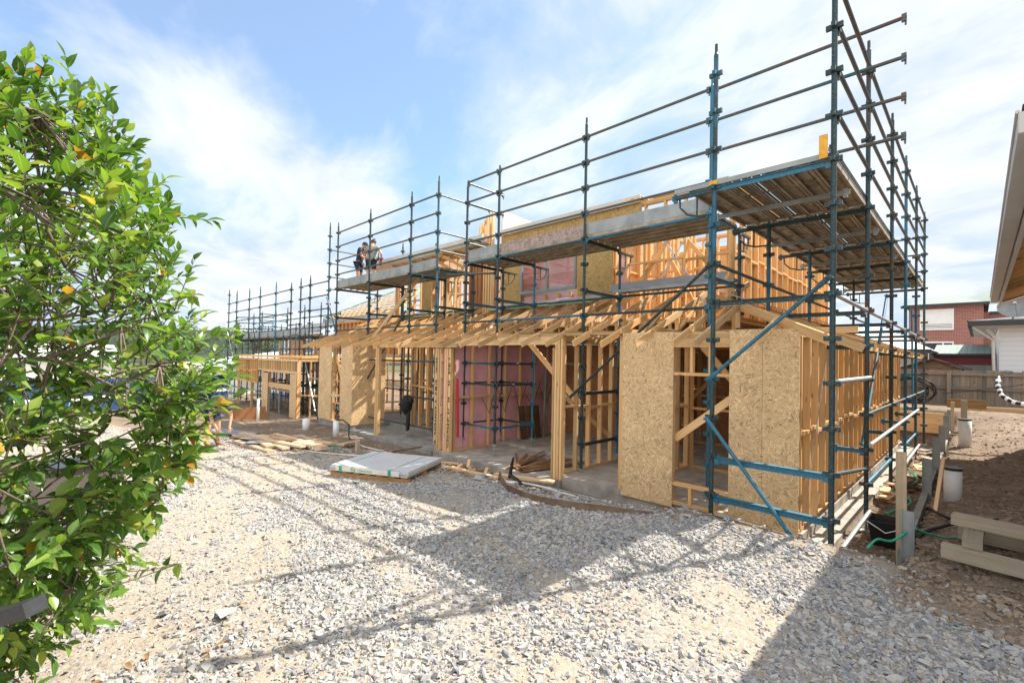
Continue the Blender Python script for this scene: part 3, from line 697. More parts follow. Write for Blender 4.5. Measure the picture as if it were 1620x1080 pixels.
for args in (('x', 10.5, -16, -9.55, -.26, 2.33, .4), ('x', 13.5, -16, -9.55, -.26, 2.33, .45), ('y', -12.6, 8.4, 13.4, -.26, 2.33, .45), ('y', -9.6, 7.0, 13, -.26, 2.33, .45), ('y', -16.1, 7.0, 17, -.26, 2.33, .45), ('x', 17.5, -16, -9.55, -.26, 2.33, .45)): wall(B, *args, stuff=st)
o = st.build('stud', 'pine', B); o['kind'] = 'stuff'
panel('strand_board_panel', B, -16, -9.6, 13.56, 13.58, -.26, 2.35, 'osb_brown')  # added backing sheet so the interior behind the porch stays dark
mb = MB(); mb.box(-16, -10.0, 9.45, 17.6, 2.62, 2.72); mb.build('floor_deck', 'pine', B)
for k in range(11): front_truss(B, -16.4 + k * .6)
mb = MB(); mb.prism((-13.9, 9.10, 3.345), (-10.6, 9.10, 3.345), .60, .02, up=(0, -.38, 1)); mb.build('flashing_sheet', 'sarking', B)
mb = MB(); mb.prism((-13.9, 8.80, 3.225), (-10.6, 8.80, 3.225), .05, .03, up=(0, -.38, 1)); mb.build('membrane_edge', 'green_trim', B)
wall(B, 'x', 9.55, -15.7, -10.75, UZ0, 5.2, .42, 'pine_orange', skip=((-13.9, -13.1),))
panel('strand_board_panel', B, -13.92, -13.08, 9.486, 9.5, 2.95, 5.2, 'osb_old')
us = MB()
for args in (('x', 11.6, -15.6, -10.3, UZ0, 5.2, .5), ('x', 14.5, -15.6, -10.3, UZ0, 5.2, .5), ('y', -15.6, 9.6, 17, UZ0, 5.2, .5), ('y', -10.3, 9.6, 17, UZ0, 5.2, .5)): wall(B, *args, 'pine_orange', stuff=us)
for p in (((-12.9, 9.5, 3.1), (-11.6, 9.5, 4.9)), ((-15.4, 9.5, 4.9), (-14.2, 9.5, 3.2)), ((-12.4, 8.95, 2.9), (-11.9, 8.6, 4.6))): us.prism(*p, .035, .09)
for k in range(9):
    x = -15.2 + k * .6; us.prism((x, 9.1, 5.12), (x + .5, 9.5, 4.78), .04, .09); us.prism((x, 9.05, 5.2), (x, 13, 5.2), .04, .09)
o = us.build('wall_frame', 'pine_orange', B); o['kind'] = 'stuff'
for k, x in enumerate((-12.2, -11.95, -11.6, -11.45, -11.1)): member('stud', B, (x, 8.72, 2.75), (x + .02, 8.72, 4.55 - .05 * k), .045, .09, 'pine_pale', up=(0, 1, 0))
member('top_plate', B, (-12.3, 8.72, 4.5), (-11.0, 8.72, 4.36), .09, .045, 'pine_pale')
member('timber_brace', B, (-13.3, 7.2, 2.35), (-11.95, 8.3, 4.6), .035, .09, 'pine_pale')
mb = MB(); mb.box(-17.1, -10.05, 8.95, 9.0, 5.22, 5.42); mb.box(-17.1, -10.05, 8.83, 8.949, 5.30, 5.42); mb.build('gutter', 'fascia', B)
mb = MB(); mb.box(-17.1, -10.05, 9.001, 9.5, 5.21, 5.225); mb.build('soffit', 'fascia', B)
member('sill_beam', B, (-16.6, 8.6, 4.62), (-13.5, 8.6, 4.62), .2, .2, 'pine_pale')

# ---- the far house
Cn = thing('timber_house', (-24, 12, -.95), 'timber framed house at the far left end of the row with a battened hip roof', 'house', 'townhouses under construction')
slab(Cn, [(-26, -18.1, 6.95, 17, -1.3, -.93)])
panel('strand_board_panel', Cn, -18.75, -18.15, 6.868, 6.88, -.92, 1.15, 'osb'); panel('strand_board_panel', Cn, -21.9, -21.2, 6.868, 6.88, -.95, 1.1, 'osb')
panel('strand_board_panel', Cn, -21.9, -18.15, 6.866, 6.878, 1.16, 1.22, 'osb')
fr = wall(Cn, 'x', 6.95, -22.6, -18.15, 1.2, 1.72, .28, 'pine_pale', nog=False)
wall(Cn, 'x', 6.95, -25.9, -22.8, .6, 1.72, .3, 'pine_orange')
for x in (-18.2, -18.8, -21.25, -21.9, -23.5, -25.5): member('stud', Cn, (x, 6.95, -.93), (x, 6.95, 1.2), .09, .09, 'pine', up=(0, 1, 0))
member('lintel', Cn, (-21.2, 6.94, .62), (-18.75, 6.94, .62), .09, .2, 'pine_orange')
w = MB()
for a in ((-21.15, -18.8, -.9, -.84), (-21.15, -18.8, .42, .48), (-21.15, -21.08, -.839, .419), (-18.87, -18.8, -.839, .419), (-20.0, -19.93, -.839, .419)): w.box(a[0], a[1], 6.9, 6.96, a[2], a[3])
wf = w.build('window', 'grey_frame', Cn); m2 = MB(); m2.box(-21.08, -18.87, 6.925, 6.931, -.85, .43); m2.build('pane', 'glass', wf)
mb = MB(); mb.box(-25.9, -18.2, 7.02, 12, 1.75, 1.85); mb.build('floor_deck', 'pine', Cn)
st = MB()
for args in (('x', 9.5, -25.8, -18.2, -.93, 1.72, .4), ('y', -18.2, 7.0, 13, -.93, 1.72, .4), ('y', -22, 7.0, 13, -.93, 1.72, .45)): wall(Cn, *args, stuff=st)
o = st.build('stud', 'pine', Cn); o['kind'] = 'stuff'
# upper part, set back
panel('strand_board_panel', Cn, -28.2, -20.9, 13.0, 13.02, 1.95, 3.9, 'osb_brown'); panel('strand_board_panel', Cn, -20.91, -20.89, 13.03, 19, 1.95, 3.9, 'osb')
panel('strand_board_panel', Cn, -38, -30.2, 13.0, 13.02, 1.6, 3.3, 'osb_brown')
wall(Cn, 'x', 12.94, -28.2, -20.9, 1.95, 3.9, .5, 'pine_orange')
for x in (-32.8, -37.2, -30.4):
    w = MB()
    for a in ((x, x + 1.6, 1.95, 2.03), (x, x + 1.6, 2.9, 2.98), (x, x + .08, 2.031, 2.899), (x + 1.52, x + 1.6, 2.031, 2.899), (x + .76, x + .84, 2.031, 2.899)): w.box(a[0], a[1], 12.86, 12.92, a[2], a[3])
    wf = w.build('window', 'white', Cn); m2 = MB(); m2.box(x + .08, x + 1.52, 12.885, 12.892, 2.03, 2.9); m2.build('pane', 'glass', wf)
mb = MB(); mb.box(-28.8, -20.2, 12.4, 12.5, 3.85, 4.1); mb.box(-38.8, -29.2, 12.4, 12.5, 3.3, 3.5); mb.box(-20.2, -20.1, 12.4, 20, 3.85, 4.1); mb.build('gutter', 'galv_dull', Cn)
mb = MB()
RX0, RX1, RY0, RY1, RZ0, RZ1 = -28.8, -20.2, 12.45, 20, 4.08, 6.0
for k in range(15):
    x = RX0 + (RX1 - RX0) * k / 14; e = min(1, min(x - RX0, RX1 - x) / 3.0); mb.prism((x, RY0, RZ0), (x, RY0 + 3.6 * e + .05, RZ0 + (RZ1 - RZ0) * e + .03), .06, .12)
mb.prism((-25.8, 16.1, 6.0), (-23.2, 16.1, 6.0), .06, .15)
mb.build('rafter', 'pine_pale', Cn)['kind'] = 'stuff'
mb = MB()
for k in range(1, 9):
    e = k / 9; mb.prism((RX0 + 3 * e, RY0 + 3.6 * e, RZ0 + 1.92 * e + .1), (RX1 - 3 * e, RY0 + 3.6 * e, RZ0 + 1.92 * e + .1), .07, .06)
mb.build('roof_batten', 'white', Cn)
mb = MB(); mb.prism((RX0, RY0, RZ0 + .12), (RX0 + 3, RY0 + 3.6, RZ1 + .14), .25, .03); mb.prism((RX1, RY0, RZ0 + .12), (RX1 - 3, RY0 + 3.6, RZ1 + .14), .25, .03); mb.build('hip_capping', 'green_trim', Cn)
mb = MB(); mb.face([(-38.8, 12.45, 3.5), (-29.2, 12.45, 3.5), (-31, 15, 4.3), (-37, 15, 4.3)]); mb.face([(-38.8, 12.45, 3.46), (-37, 15, 4.26), (-31, 15, 4.26), (-29.2, 12.45, 3.46)]); mb.build('roof', 'grey_roof', Cn)
# brown hoarding board in front
mb = MB(); mb.prism((-18.85, 5.0, -.52), (-18.6, 6.0, -.48), .02, .92)
tag(mb.build('hoarding_panel', 'osb_brown'), 'brown strand board sheet standing on edge in the dirt before the far house', 'board')
# ------------------------------------------------------------------ scaffolding
def standard(root, x, y, z0, z1, g0, mat='steel', base=None, step=.495):
    mb = MB()
    mb.tube([(x, y, z0), (x, y, z1 - .14)], .029, 10); mb.tube([(x, y, z1 - .141), (x, y, z1 - .11), (x, y, z1)], .017, 8, radii=[.029, .020, .019])
    k = math.ceil((z0 + .08 - g0) / step)
    while g0 + k * step < z1 - .2:
        z = g0 + k * step
        mb.box(x - .082, x + .082, y - .021, y + .021, z - .026, z + .026); mb.box(x - .021, x + .021, y - .082, y + .082, z - .029, z + .023); k += 1
    o = mb.build('standard', mat, root)
    if base is not None:
        m2 = MB(); m2.tube([(x, y, base + .008), (x, y, z0 + .02)], .016, 8); m2.box(x - .075, x + .075, y - .075, y + .075, base, base + .008); m2.prism((x - .07, y, z0 - .03), (x + .07, y, z0 - .03), .03, .035); m2.build('base_jack', 'galv_dull', root)
    return o
def ledger(root, p, q, mat='steel', name='ledger', r=.0245):
    p, q = V(p), V(q); d = (q - p).normalized(); mb = MB()
    mb.tube([p + d * .03, q - d * .03], r, 8)
    for e, s in ((p, 1), (q, -1)):
        c = e + d * (.055 * s); mb.prism(c + V((0, 0, .045)), c - V((0, 0, .05)), .035, .05, up=d)
        mb.prism(c + V((0, 0, .02)) + d * (-.015 * s), c - V((0, 0, .10)) + d * (-.015 * s), .012, .02, up=d)
    return mb.build(name, mat, root)
def transom(root, p, q, mat='steel', name='transom', w=.045, h=.055):
    p, q = V(p), V(q); mb = MB(); mb.prism(p, q, w, .008); mb.prism(p - V((0, 0, h / 2 + .004)), q - V((0, 0, h / 2 + .004)), .008, h)
    d = (q - p).normalized()
    for e, s in ((p, 1), (q, -1)):
        c = e + d * (.05 * s); mb.prism(c + V((0, 0, .03)), c - V((0, 0, .09)), .035, .05, up=d)
    return mb.build(name, mat, root)
def brace(root, p, q, mat='steel', name='brace', r=.0235):
    p, q = V(p), V(q); d = (q - p).normalized(); mb = MB()
    mb.tube([p, q], r, 9)
    for e, s in ((p, 1), (q, -1)):
        mb.prism(e + d * (.005 * s), e + d * (.16 * s), .056, .02, up=(0, 1, 0) if abs(d.x) > abs(d.y) else (1, 0, 0)); mb.tube([e + d * .03 * s + V((-.03, -.03, 0)), e + d * .03 * s + V((.03, .03, 0))], .016, 6)
    return mb.build(name, mat, root)
def plank(root, a, b, z, w=.23, mat='plank', h=.06):
    a = V((a[0], a[1], z)); b = V((b[0], b[1], z)); d = (b - a).normalized(); s = d.cross(V((0, 0, 1)))
    mb = MB(); t = .004
    def strip(off, zz, ww, hh): mb.prism(a + s * off + V((0, 0, zz)), b + s * off + V((0, 0, zz)), ww, hh)
    # channel: perforated deck sheet, two side lips and their turned-in feet, two stiffening ribs
    i = len(mb.v); L = (b - a).length
    for o0, o1 in ((-w / 2, w / 2),):
        P = [a + s * o0 + V((0, 0, h)), b + s * o0 + V((0, 0, h)), b + s * o1 + V((0, 0, h)), a + s * o1 + V((0, 0, h))]
        mb.face(P, [(0, 0), (L, 0), (L, w), (0, w)])
    strip(-w / 2 + t, h / 2, t, h - .004); strip(w / 2 - t, h / 2, t, h - .004)
    strip(-w / 2 + .018, .004, .026, .004); strip(w / 2 - .018, .004, .026, .004)
    strip(0, h - .006, .05, .008)
    n = max(2, int(L / .6))
    for k in range(n + 1):
        c = a + d * (L * k / n * .98 + .01); mb.prism(c - s * (w / 2 - .006) + V((0, 0, h * .7)), c + s * (w / 2 - .006) + V((0, 0, h * .7)), .006, h * .4)
    return mb.build('plank', mat, root)
def toe_board(root, a, b, z, mat='galv_dull', h=.225, t=.05):
    a = V((*a, z + h / 2)); b = V((*b, z + h / 2)); mb = MB(); mb.prism(a, b, .004, h)
    s = (b - a).normalized().cross(V((0, 0, 1)))
    for zz in (h / 2 - .004, -h / 2 + .004): mb.prism(a - s * t / 2 + V((0, 0, zz)), b - s * t / 2 + V((0, 0, zz)), t, .004)
    d = (b - a).normalized(); L = (b - a).length
    for k in range(max(2, int(L / 1.2)) + 1):
        c = a + d * (L * k / max(2, int(L / 1.2)) * .99 + .01) + s * .006; mb.prism(c - V((0, 0, h / 2 - .03)), c + V((0, 0, h / 2 - .03)), .03, .006, up=s)
    return mb.build('toe_board', mat, root)
def hop_up(root, x, y, z, dx, dy, L=.55, mat='steel'):
    d = V((dx, dy, 0)); c = V((x, y, z)); mb = MB()
    mb.prism(c, c + d * L, .045, .045)
    pts = [c + d * (L * .86) + V((0, 0, -.02)), c + d * (L * .84) + V((0, 0, -.14)), c + d * (L * .66) + V((0, 0, -.25)), c + d * (L * .4) + V((0, 0, -.30)), c + d * .02 + V((0, 0, -.31))]
    mb.tube(pts, .014, 7); mb.tube([c + d * (L * .42), c + d * (L * .42) + V((0, 0, -.29))], .012, 6)
    return mb.build('bracket', mat, root)

BL = 'steel_blue'
# --- scaffold along the right-hand side of the house
S = thing('scaffold', (-1.8, 12, -.4), 'tall blue steel scaffold along the right side of the near house, platform over the path', 'scaffold', 'scaffolds round the townhouses')
SY = [6.15, 8.38, 10.99, 13.28, 15.65, 18.1]; SX, SI, G0 = -1.15, -2.45, 4.17
mats = ['steel', 'steel', 'steel', BL, 'steel', 'steel']
for i, y in enumerate(SY):
    g = gz(SX, y); standard(S, SX, y, g + .02 + (.14 if i else 0), (6.95, 6.6, 6.55, 6.5, 6.5, 6.4)[i], G0, mats[i], base=g if i else None)
    standard(S, SI, y, -.05, 6.05 if i == 0 else 4.27, G0, BL if i == 2 else 'steel', base=-.262 if 7 < y < 17.6 else gz(SI, y))
    transom(S, (SX, y, G0), (SI - .58, y, G0), BL if i == 0 else 'steel')
    hop_up(S, SI, y, G0 - .03, -1, 0)
for i in range(5):
    a, b = SY[i], SY[i + 1]
    for k in range(4): ledger(S, (SX + .03, a, G0 + .495 * (k + 1)), (SX + .03, b, G0 + .495 * (k + 1)), 'rail', 'guard_rail')
    for k in range(7):
        x = -1.28 - .236 * k; plank(S, (x, a + .03), (x, b - .03), G0 + .012, mat='perf' if (i, k) in ((0, 3), (0, 4), (1, 2)) else 'plank')
    mid = (a + b) / 2; transom(S, (SX - .03, mid, G0 - .03), (SI - .45, mid, G0 - .03), 'galv_dull', 'cross_tube')
    toe_board(S, (SX - .045, b), (SX - .045, a), G0 + .078, 'galv_dull', h=.10, t=.03)
    ledger(S, (SX, a, 2.685), (SX, b, 2.685), 'galv' if i < 5 else 'steel')
    if i: ledger(S, (SX, a, 1.20), (SX, b, 1.20), 'steel')
    ledger(S, (SI, a, 3.18), (SI, b, 3.18), 'steel')
    if i % 2: ledger(S, (SX, a, .21), (SX, b, .21), BL)
for i, y in enumerate(SY):
    for z in ((2.685, 2.19) if i else (2.685,)): transom(S, (SX, y, z), (SI, y, z), 'steel', w=.05)
    if i: transom(S, (SX, y, .70), (SX - .42, y, .70), BL if i % 2 else 'steel')
transom(S, (SX, 6.15, .70), (SI + .02, 6.15, .70), BL, w=.07, h=.07); transom(S, (SX, 6.15, .205), (SI + .02, 6.15, .205), BL, w=.07, h=.07)
ledger(S, (SX, 6.15, .70), (SX, 8.38, .43), 'steel')
brace(S, (SX, 6.07, 2.87), (SI - .05, 6.08, 1.66), BL); brace(S, (SI - .05, 6.07, 1.2), (-1.47, 6.1, -.12), BL)
brace(S, (-1.28, 8.95, .68), (-1.30, 11.75, 3.3), BL); brace(S, (-1.2, 15.6, .8), (-1.3, 16.5, 3.4), BL)
# galvanised tie tubes along the path
for a, b in (((-1.10, 8.38, .78), (-1.10, 15.65, .82)), ((-1.08, 10.99, -.08), (-1.08, 15.65, -.06)), ((-1.10, 6.25, -.17), (-1.10, 8.30, -.15)), ((-1.1, 6.15, 1.72), (-1.1, 8.3, 1.73))):
    mb = MB(); mb.tube([a, b], .027, 9); mb.build('tie_tube', 'galv', S)
for x0, x1, z0, z1 in ((-1.28, -1.20, 4.19, 4.45), (-2.5, -2.40, 4.19, 4.245)): mb = MB(); mb.box(x0, x1, 6.09, 6.11, z0, z1); mb.build('plank_end_cap', 'yellow', S)
mb = MB(); mb.box(-2.98, -1.2, 6.112, 6.13, 4.19, 4.25); mb.build('end_plate', 'galv_dull', S)
# rear return of the side scaffold
for x in (-3.7, -5.2):
    standard(S, x, 18.1, -.3, 6.3, G0, 'steel', base=-.46)
for z in (4.665, 5.16, 5.655): ledger(S, (SX, 18.1, z), (-3.7, 18.1, z), 'steel', 'guard_rail')
for z in (2.685, 2.19): ledger(S, (SI, 18.1, z), (-3.7, 18.1, z), BL)

# --- scaffold across the front of the near house
F = thing('scaffold', (-6, 8, -.4), 'steel scaffold rising through the front roof trusses with a grey platform over the garage', 'scaffold', 'scaffolds round the townhouses')
FX = [-3.02, -5.45, -7.89, -9.03]; FY, FI, G1 = 7.44, 8.71, 4.25
def rails(root, x0, x1, y, zs, mat='rail'):
    for z in zs: ledger(root, (x0, y, z), (x1, y, z), mat, 'guard_rail')
for i, x in enumerate(FX):
    b = -.335 if x < -5.6 else -.46
    standard(F, x, FY, b + .28, (6.42, 6.62, 6.36, 6.28)[i], G1, BL if i == 0 else 'steel', base=b)
    standard(F, x, FI, -.05, 4.3, G1, BL if i in (1, 2) else 'steel', base=-.262)
    for z in (4.25, 3.26): transom(F, (x, FY, z), (x, FI, z), BL if z < 4 else 'steel')
    hop_up(F, x, FI, 4.2, 0, 1, .5)
for i in range(3):
    a, b = FX[i], FX[i + 1]
    rails(F, a, b, FY - .02, [G1 + .495 * k for k in (1, 2, 3, 4)])
    for k in range(5): plank(F, (b + .02, 7.57 + .237 * k), (a - .02, 7.57 + .237 * k), G1 + .012)
    for z, m in ((G1 - .02, BL), (2.765, BL if i == 1 else 'steel')): ledger(F, (a, FY, z), (b, FY, z), m)
    ledger(F, (a, FI, 3.26), (b, FI, 3.26), 'steel')
    toe_board(F, (b + .03, FY + .035), (a - .03, FY + .035), G1 + .075, 'rust' if i == 1 else 'galv_dull')
for z in (1.775, 1.28, .29):
    ledger(F, (-7.89, FY, z), (-9.03, FY, z), BL if z != 1.28 else 'steel'); ledger(F, (-7.89, FI, z), (-9.03, FI, z), 'steel')
    ledger(F, (-7.89, FY, z), (-7.89, FI, z), BL if z < 1 else 'steel'); ledger(F, (-9.03, FY, z), (-9.03, FI, z), 'steel')
for z in (1.28, .29): transom(F, (-5.45, FY, z), (-5.45, FI, z), 'steel')
for z in (5.735, 6.23): ledger(F, (-9.03, FY, z), (-9.03, FI, z), 'rail', 'guard_rail')
ledger(F, (-9.03, FY, 4.745), (-9.03, FI, 4.745), 'rail', 'guard_rail')
for k in (1, 2, 3, 4): ledger(F, (-.62, FY + .045, G1 + .495 * k), (-3.02, FY + .045, G1 + .495 * k), 'rail', 'guard_rail')
brace(F, (-3.0, FY - .07, 3.42), (-5.75, FY - .07, 1.12), 'steel')
plank(F, (-5.4, 8.5), (-3.0, 8.5), 3.30, mat='galv_dull')
for x in (-9.0, -8.0, -5.2): pass

# --- scaffold in front of the middle house
Lf = thing('scaffold', (-13, 8, -.45), 'blue steel scaffold with two workers on its platform, before the middle house', 'scaffold', 'scaffolds round the townhouses')
LX = [-10.24, -11.52, -13.88, -16.17]
for i, x in enumerate(LX):
    standard(Lf, x, FY, -.2, 6.72 if i == 0 else 6.6, G1, BL if i == 0 else 'steel', base=-.46)
    standard(Lf, x, FI, -.05, 4.3, G1, 'steel', base=-.36)
    for z in (4.25, 3.26): transom(Lf, (x, FY, z), (x, FI, z), 'steel')
    if i: hop_up(Lf, x, FI, 4.2, 0, 1, .5)
for i in range(3):
    a, b = LX[i], LX[i + 1]
    rails(Lf, a, b, FY - .02, [G1 + .495 * k for k in (1, 2, 3, 4)])
    for k in range(5): plank(Lf, (b + .02, 7.57 + .237 * k), (a - .02, 7.57 + .237 * k), G1 + .012)
    for z, m in ((G1 - .02, 'steel'), (2.765, BL if i == 0 else 'steel'), (1.775, BL if i == 0 else 'steel'), (-.02, 'steel')): ledger(Lf, (a, FY, z), (b, FY, z), m)
    ledger(Lf, (a, FI, 3.26), (b, FI, 3.26), 'steel'); ledger(Lf, (a, FI, .78), (b, FI, .78), 'steel')
    toe_board(Lf, (b + .03, FY + .035), (a - .03, FY + .035), G1 + .075, 'galv_dull')
for z in (5.24, 6.23): ledger(Lf, (-10.24, FY, z), (-10.24, FI + .6, z), 'rail', 'guard_rail')
ledger(Lf, (-10.24, FY, 4.745), (-10.24, FI, 4.745), 'rail', 'guard_rail')
ledger(Lf, (-10.9, FY - .06, 4.12), (-8.95, FI - .3, 4.12), BL)
standard(Lf, -16.84, FY, -.3, 6.72, G1, BL, base=-.47); standard(Lf, -16.84, 9.4, 2.9, 5.95, G1, 'steel')
for z in (4.3, 4.745, 5.24, 5.735): ledger(Lf, (-16.84, FY, z), (-16.84, 9.4, z), 'rail', 'guard_rail')
standard(Lf, -15.0, 9.35, 3.0, 6.05, G1, 'steel'); standard(Lf, -12.9, 9.3, 4.4, 5.7, G1, 'steel')
for z in (5.3, 4.8): ledger(Lf, (-16.84, 9.38, z), (-12.9, 9.33, z), 'rail', 'guard_rail')
brace(Lf, (-11.6, FY - .07, 3.2), (-13.95, FY - .07, .95), 'steel'); brace(Lf, (-16.84, FY - .06, 4.0), (-16.0, FY - .06, 2.6), BL); brace(Lf, (-16.5, FY - .05, 1.7), (-15.4, 7.2, .1), BL)

# --- scaffold before the far house
D = thing('scaffold', (-24, 8, -1), 'lower dense scaffold of slim standards around the far house at the left', 'scaffold', 'scaffolds round the townhouses')
DX = [-18.49, -19.42, -20.42, -22.21, -24.31, -25.93, -28.04, -29.47]; G2 = 2.62
for i, x in enumerate(DX):
    standard(D, x, FY, -.75, (4.97, 4.97, 4.89, 5.09, 5.09, 5.15, 5.21, 5.4)[i], G2, BL if i in (3, 4) else 'steel', base=-.95)
    standard(D, x, FI, -.75, 2.7 if i < 2 else 4.2, G2, 'steel', base=-.95)
    for z in (2.62, 1.63, .64): transom(D, (x, FY, z), (x, FI, z), 'steel')
for i in range(7):
    a, b = DX[i], DX[i + 1]
    zz = [G2 + .495 * k for k in ((2, 3, 4) if i not in (1,) else (1,))]
    rails(D, a, b, FY - .02, zz)
    for z in (2.62, 2.12, 1.63, 1.13, .64, .14): ledger(D, (a, FY, z), (b, FY, z), BL if (i + int(z * 3)) % 4 == 0 else 'steel')
    for z in (3.11, 3.6, 1.63): ledger(D, (a, FI, z), (b, FI, z), 'steel')
    if i != 1:
        for k in range(4): plank(D, (b + .02, 7.6 + .25 * k), (a - .02, 7.6 + .25 * k), G2 + .012)
        toe_board(D, (b + .03, FY + .035), (a - .03, FY + .035), G2 + .075, 'galv_dull')
for x, y, z1 in ((-17.5, 7.44, 2.7), (-17.5, 8.7, 2.7), (-16.95, 8.1, 2.4)): standard(D, x, y, -.6, z1, G2, 'steel', base=-.8)
for z in (2.3, 1.3, .3, -.2): ledger(D, (-18.49, FY, z), (-17.5, FY, z), 'steel'); ledger(D, (-17.5, FY, z), (-17.5, 8.7, z), BL)
for x in (-18.95, -19.9, -21.3, -23.2, -25.1, -27.0):
    standard(D, x, FY + .03, -.75, 2.9, G2, 'steel', base=-.95); standard(D, x, FI, -.75, 3.4, G2, 'steel', base=-.95)
for z in (2.9, 3.2, 3.5, 3.8): ledger(D, (-24.31, FY, z), (-24.31, FI, z), BL); ledger(D, (-28.04, FY, z), (-26.2, FI, z), BL)
brace(D, (-30.2, FY - .06, 3.9), (-27.9, FY - .06, 1.4), 'galv'); brace(D, (-29.9, FY - .1, 2.0), (-27.8, FY - .1, -.6), BL); brace(D, (-18.6, FY - .06, 1.6), (-17.6, FY - .06, -.2), 'galv')
for z in (3.6, 4.1, 4.6): ledger(D, (-18.49, FY, z), (-16.84, FY, z), 'steel', 'guard_rail')
ledger(D, (-18.49, FY, 1.0), (-16.84, FY, 1.0), 'galv')

# ------------------------------------------------------------------ people
def skin_mesh(name, verts, edges, radii, mat, parent, levels=1):
    me = bpy.data.meshes.new(name); me.from_pydata(verts, edges, []); ob = bpy.data.objects.new(name, me); COL.objects.link(ob)
    md = ob.modifiers.new('skin', 'SKIN'); md.use_smooth_shade = True
    for v, r in zip(me.skin_vertices[0].data, radii): v.radius = (r, r) if isinstance(r, (int, float)) else r
    me.skin_vertices[0].data[0].use_root = True
    ss = ob.modifiers.new('sub', 'SUBSURF'); ss.levels = levels; ss.render_levels = levels
    bpy.context.view_layer.update()
    dg = bpy.context.evaluated_depsgraph_get(); nm = bpy.data.meshes.new_from_object(ob.evaluated_get(dg))
    bpy.data.objects.remove(ob); bpy.data.meshes.remove(me)
    nm.name = name; nm.materials.clear(); nm.materials.append(M[mat]); nm.polygons.foreach_set('use_smooth', [True] * len(nm.polygons))
    o = bpy.data.objects.new(name, nm); COL.objects.link(o); o.parent = parent; return o
def ball(name, c, r, mat, parent, cut=None, squash=(1, 1, 1)):
    mb = MB(); n, k = 14, 9
    P = lambda i, j: (c[0] + r * squash[0] * math.sin(math.pi * j / k) * math.cos(2 * math.pi * i / n), c[1] + r * squash[1] * math.sin(math.pi * j / k) * math.sin(2 * math.pi * i / n), c[2] + r * squash[2] * math.cos(math.pi * j / k))
    for j in range(cut or k):
        for i in range(n): mb.face([P(i, j), P(i, j + 1), P(i + 1, j + 1), P(i + 1, j)])
    mb2 = mb; me = mb2.build(name, mat, parent, smooth=True, org=(0, 0, 0)); return me
def person(loc, rz, J, label, shirt, shorts, hat, shoes='black', hatkind='cap'):
    """J: joints in local axes (x to the right, y forward, z up)"""
    root = bpy.data.objects.new('person', None); COL.objects.link(root); root.location = loc; root.rotation_euler = (0, 0, rz)
    ORG[root.name] = (0, 0, 0); tag(root, label, 'person')
    vs = []; es = []; rs = []
    def add(p, r, prev=None):
        vs.append(tuple(p)); rs.append(r)
        if prev is not None: es.append((prev, len(vs) - 1))
        return len(vs) - 1
    pel = add(J['pelvis'], (.135, .10)); sp = add(J['spine'], (.125, .095), pel); ch = add(J['chest'], (.15, .105), sp); nk = add(J['neck'], .055, ch)
    hd = V(J['head']); up = (hd - V(J['neck'])).normalized(); fw = V(J['look']).normalized()
    jaw = add(hd - up * .075 + fw * .02, .062, nk); mid = add(hd, (.078, .092), jaw); add(hd + up * .085, .068, mid)
    for s, sd in ((-1, 'l'), (1, 'r')):
        sh = add(J['sh_' + sd], .058, ch); el = add(J['el_' + sd], .041, sh); wr = add(J['wr_' + sd], .028, el)
        a = V(J['wr_' + sd]); d = (a - V(J['el_' + sd])).normalized(); pm = add(a + d * .06, (.034, .02), wr)
        side = d.cross(V((0, 0, 1))).normalized() if abs(d.z) < .95 else V((0, 1, 0)); nrm = d.cross(side)
        for f, (o, L) in enumerate(((-.028, .07), (-.01, .085), (.009, .08), (.027, .062))):
            k1 = add(a + d * (.105) + side * o, .0095, pm); k2 = add(a + d * (.105 + L * .55) + side * o * 1.1 + nrm * .012, .0088, k1); add(a + d * (.105 + L * .8) + side * o * 1.1 + nrm * .035, .0078, k2)
        t1 = add(a + d * .05 - side * .045 + nrm * .012, .011, pm); add(a + d * .085 - side * .058 + nrm * .03, .0095, t1)
        hp = add(J['hip_' + sd], .092, pel); kn = add(J['kn_' + sd], .06, hp); an = add(J['an_' + sd], .042, kn); add(V(J['an_' + sd]) + V((0, .13, -.045)), (.045, .03), an)
    body = skin_mesh('body', vs, es, rs, 'skin', root, 2)
    # facial features
    mb = MB(); rt = fw.cross(up).normalized(); c = hd - up * .01
    mb.prism(c + fw * .085 + up * .02, c + fw * .118 - up * .022, .022, .02, up=up); mb.prism(c - rt * .083 - up * .02, c - rt * .09 + up * .03, .02, .035, up=fw); mb.prism(c + rt * .083 - up * .02, c + rt * .09 + up * .03, .02, .035, up=fw)
    mb.build('face', 'skin', root)
    mb = MB()
    for s in (-1, 1): mb.prism(c + fw * .083 + rt * .032 * s + up * .022, c + fw * .091 + rt * .032 * s + up * .022, .022, .01, up=up)
    mb.prism(c + fw * .085 - rt * .024 - up * .052, c + fw * .085 + rt * .024 - up * .052, .012, .008, up=up); mb.build('eyes_and_mouth', 'hair', root)
    # clothes
    def garment(name, pts, rad, mat, edges): return skin_mesh(name, [tuple(V(p)) for p in pts], edges, rad, mat, root, 2)
    lerp = lambda a, b, t: tuple(V(a).lerp(V(b), t))
    pts = [tuple(V(J['pelvis']) - (V(J['spine']) - V(J['pelvis'])) * .35), J['spine'], J['chest'], lerp(J['chest'], J['neck'], .72)]; rad = [(.18, .145), (.155, .125), (.178, .13), .075]; ed = [(0, 1), (1, 2), (2, 3)]
    for sd in 'lr':
        pts += [J['sh_' + sd], lerp(J['sh_' + sd], J['el_' + sd], .62)]; rad += [.075, .062]; n = len(pts); ed += [(2, n - 2), (n - 2, n - 1)]
    garment('shirt', pts, rad, shirt, ed)
    pts = [lerp(J['pelvis'], J['spine'], .2)]; rad = [(.15, .12)]; ed = []
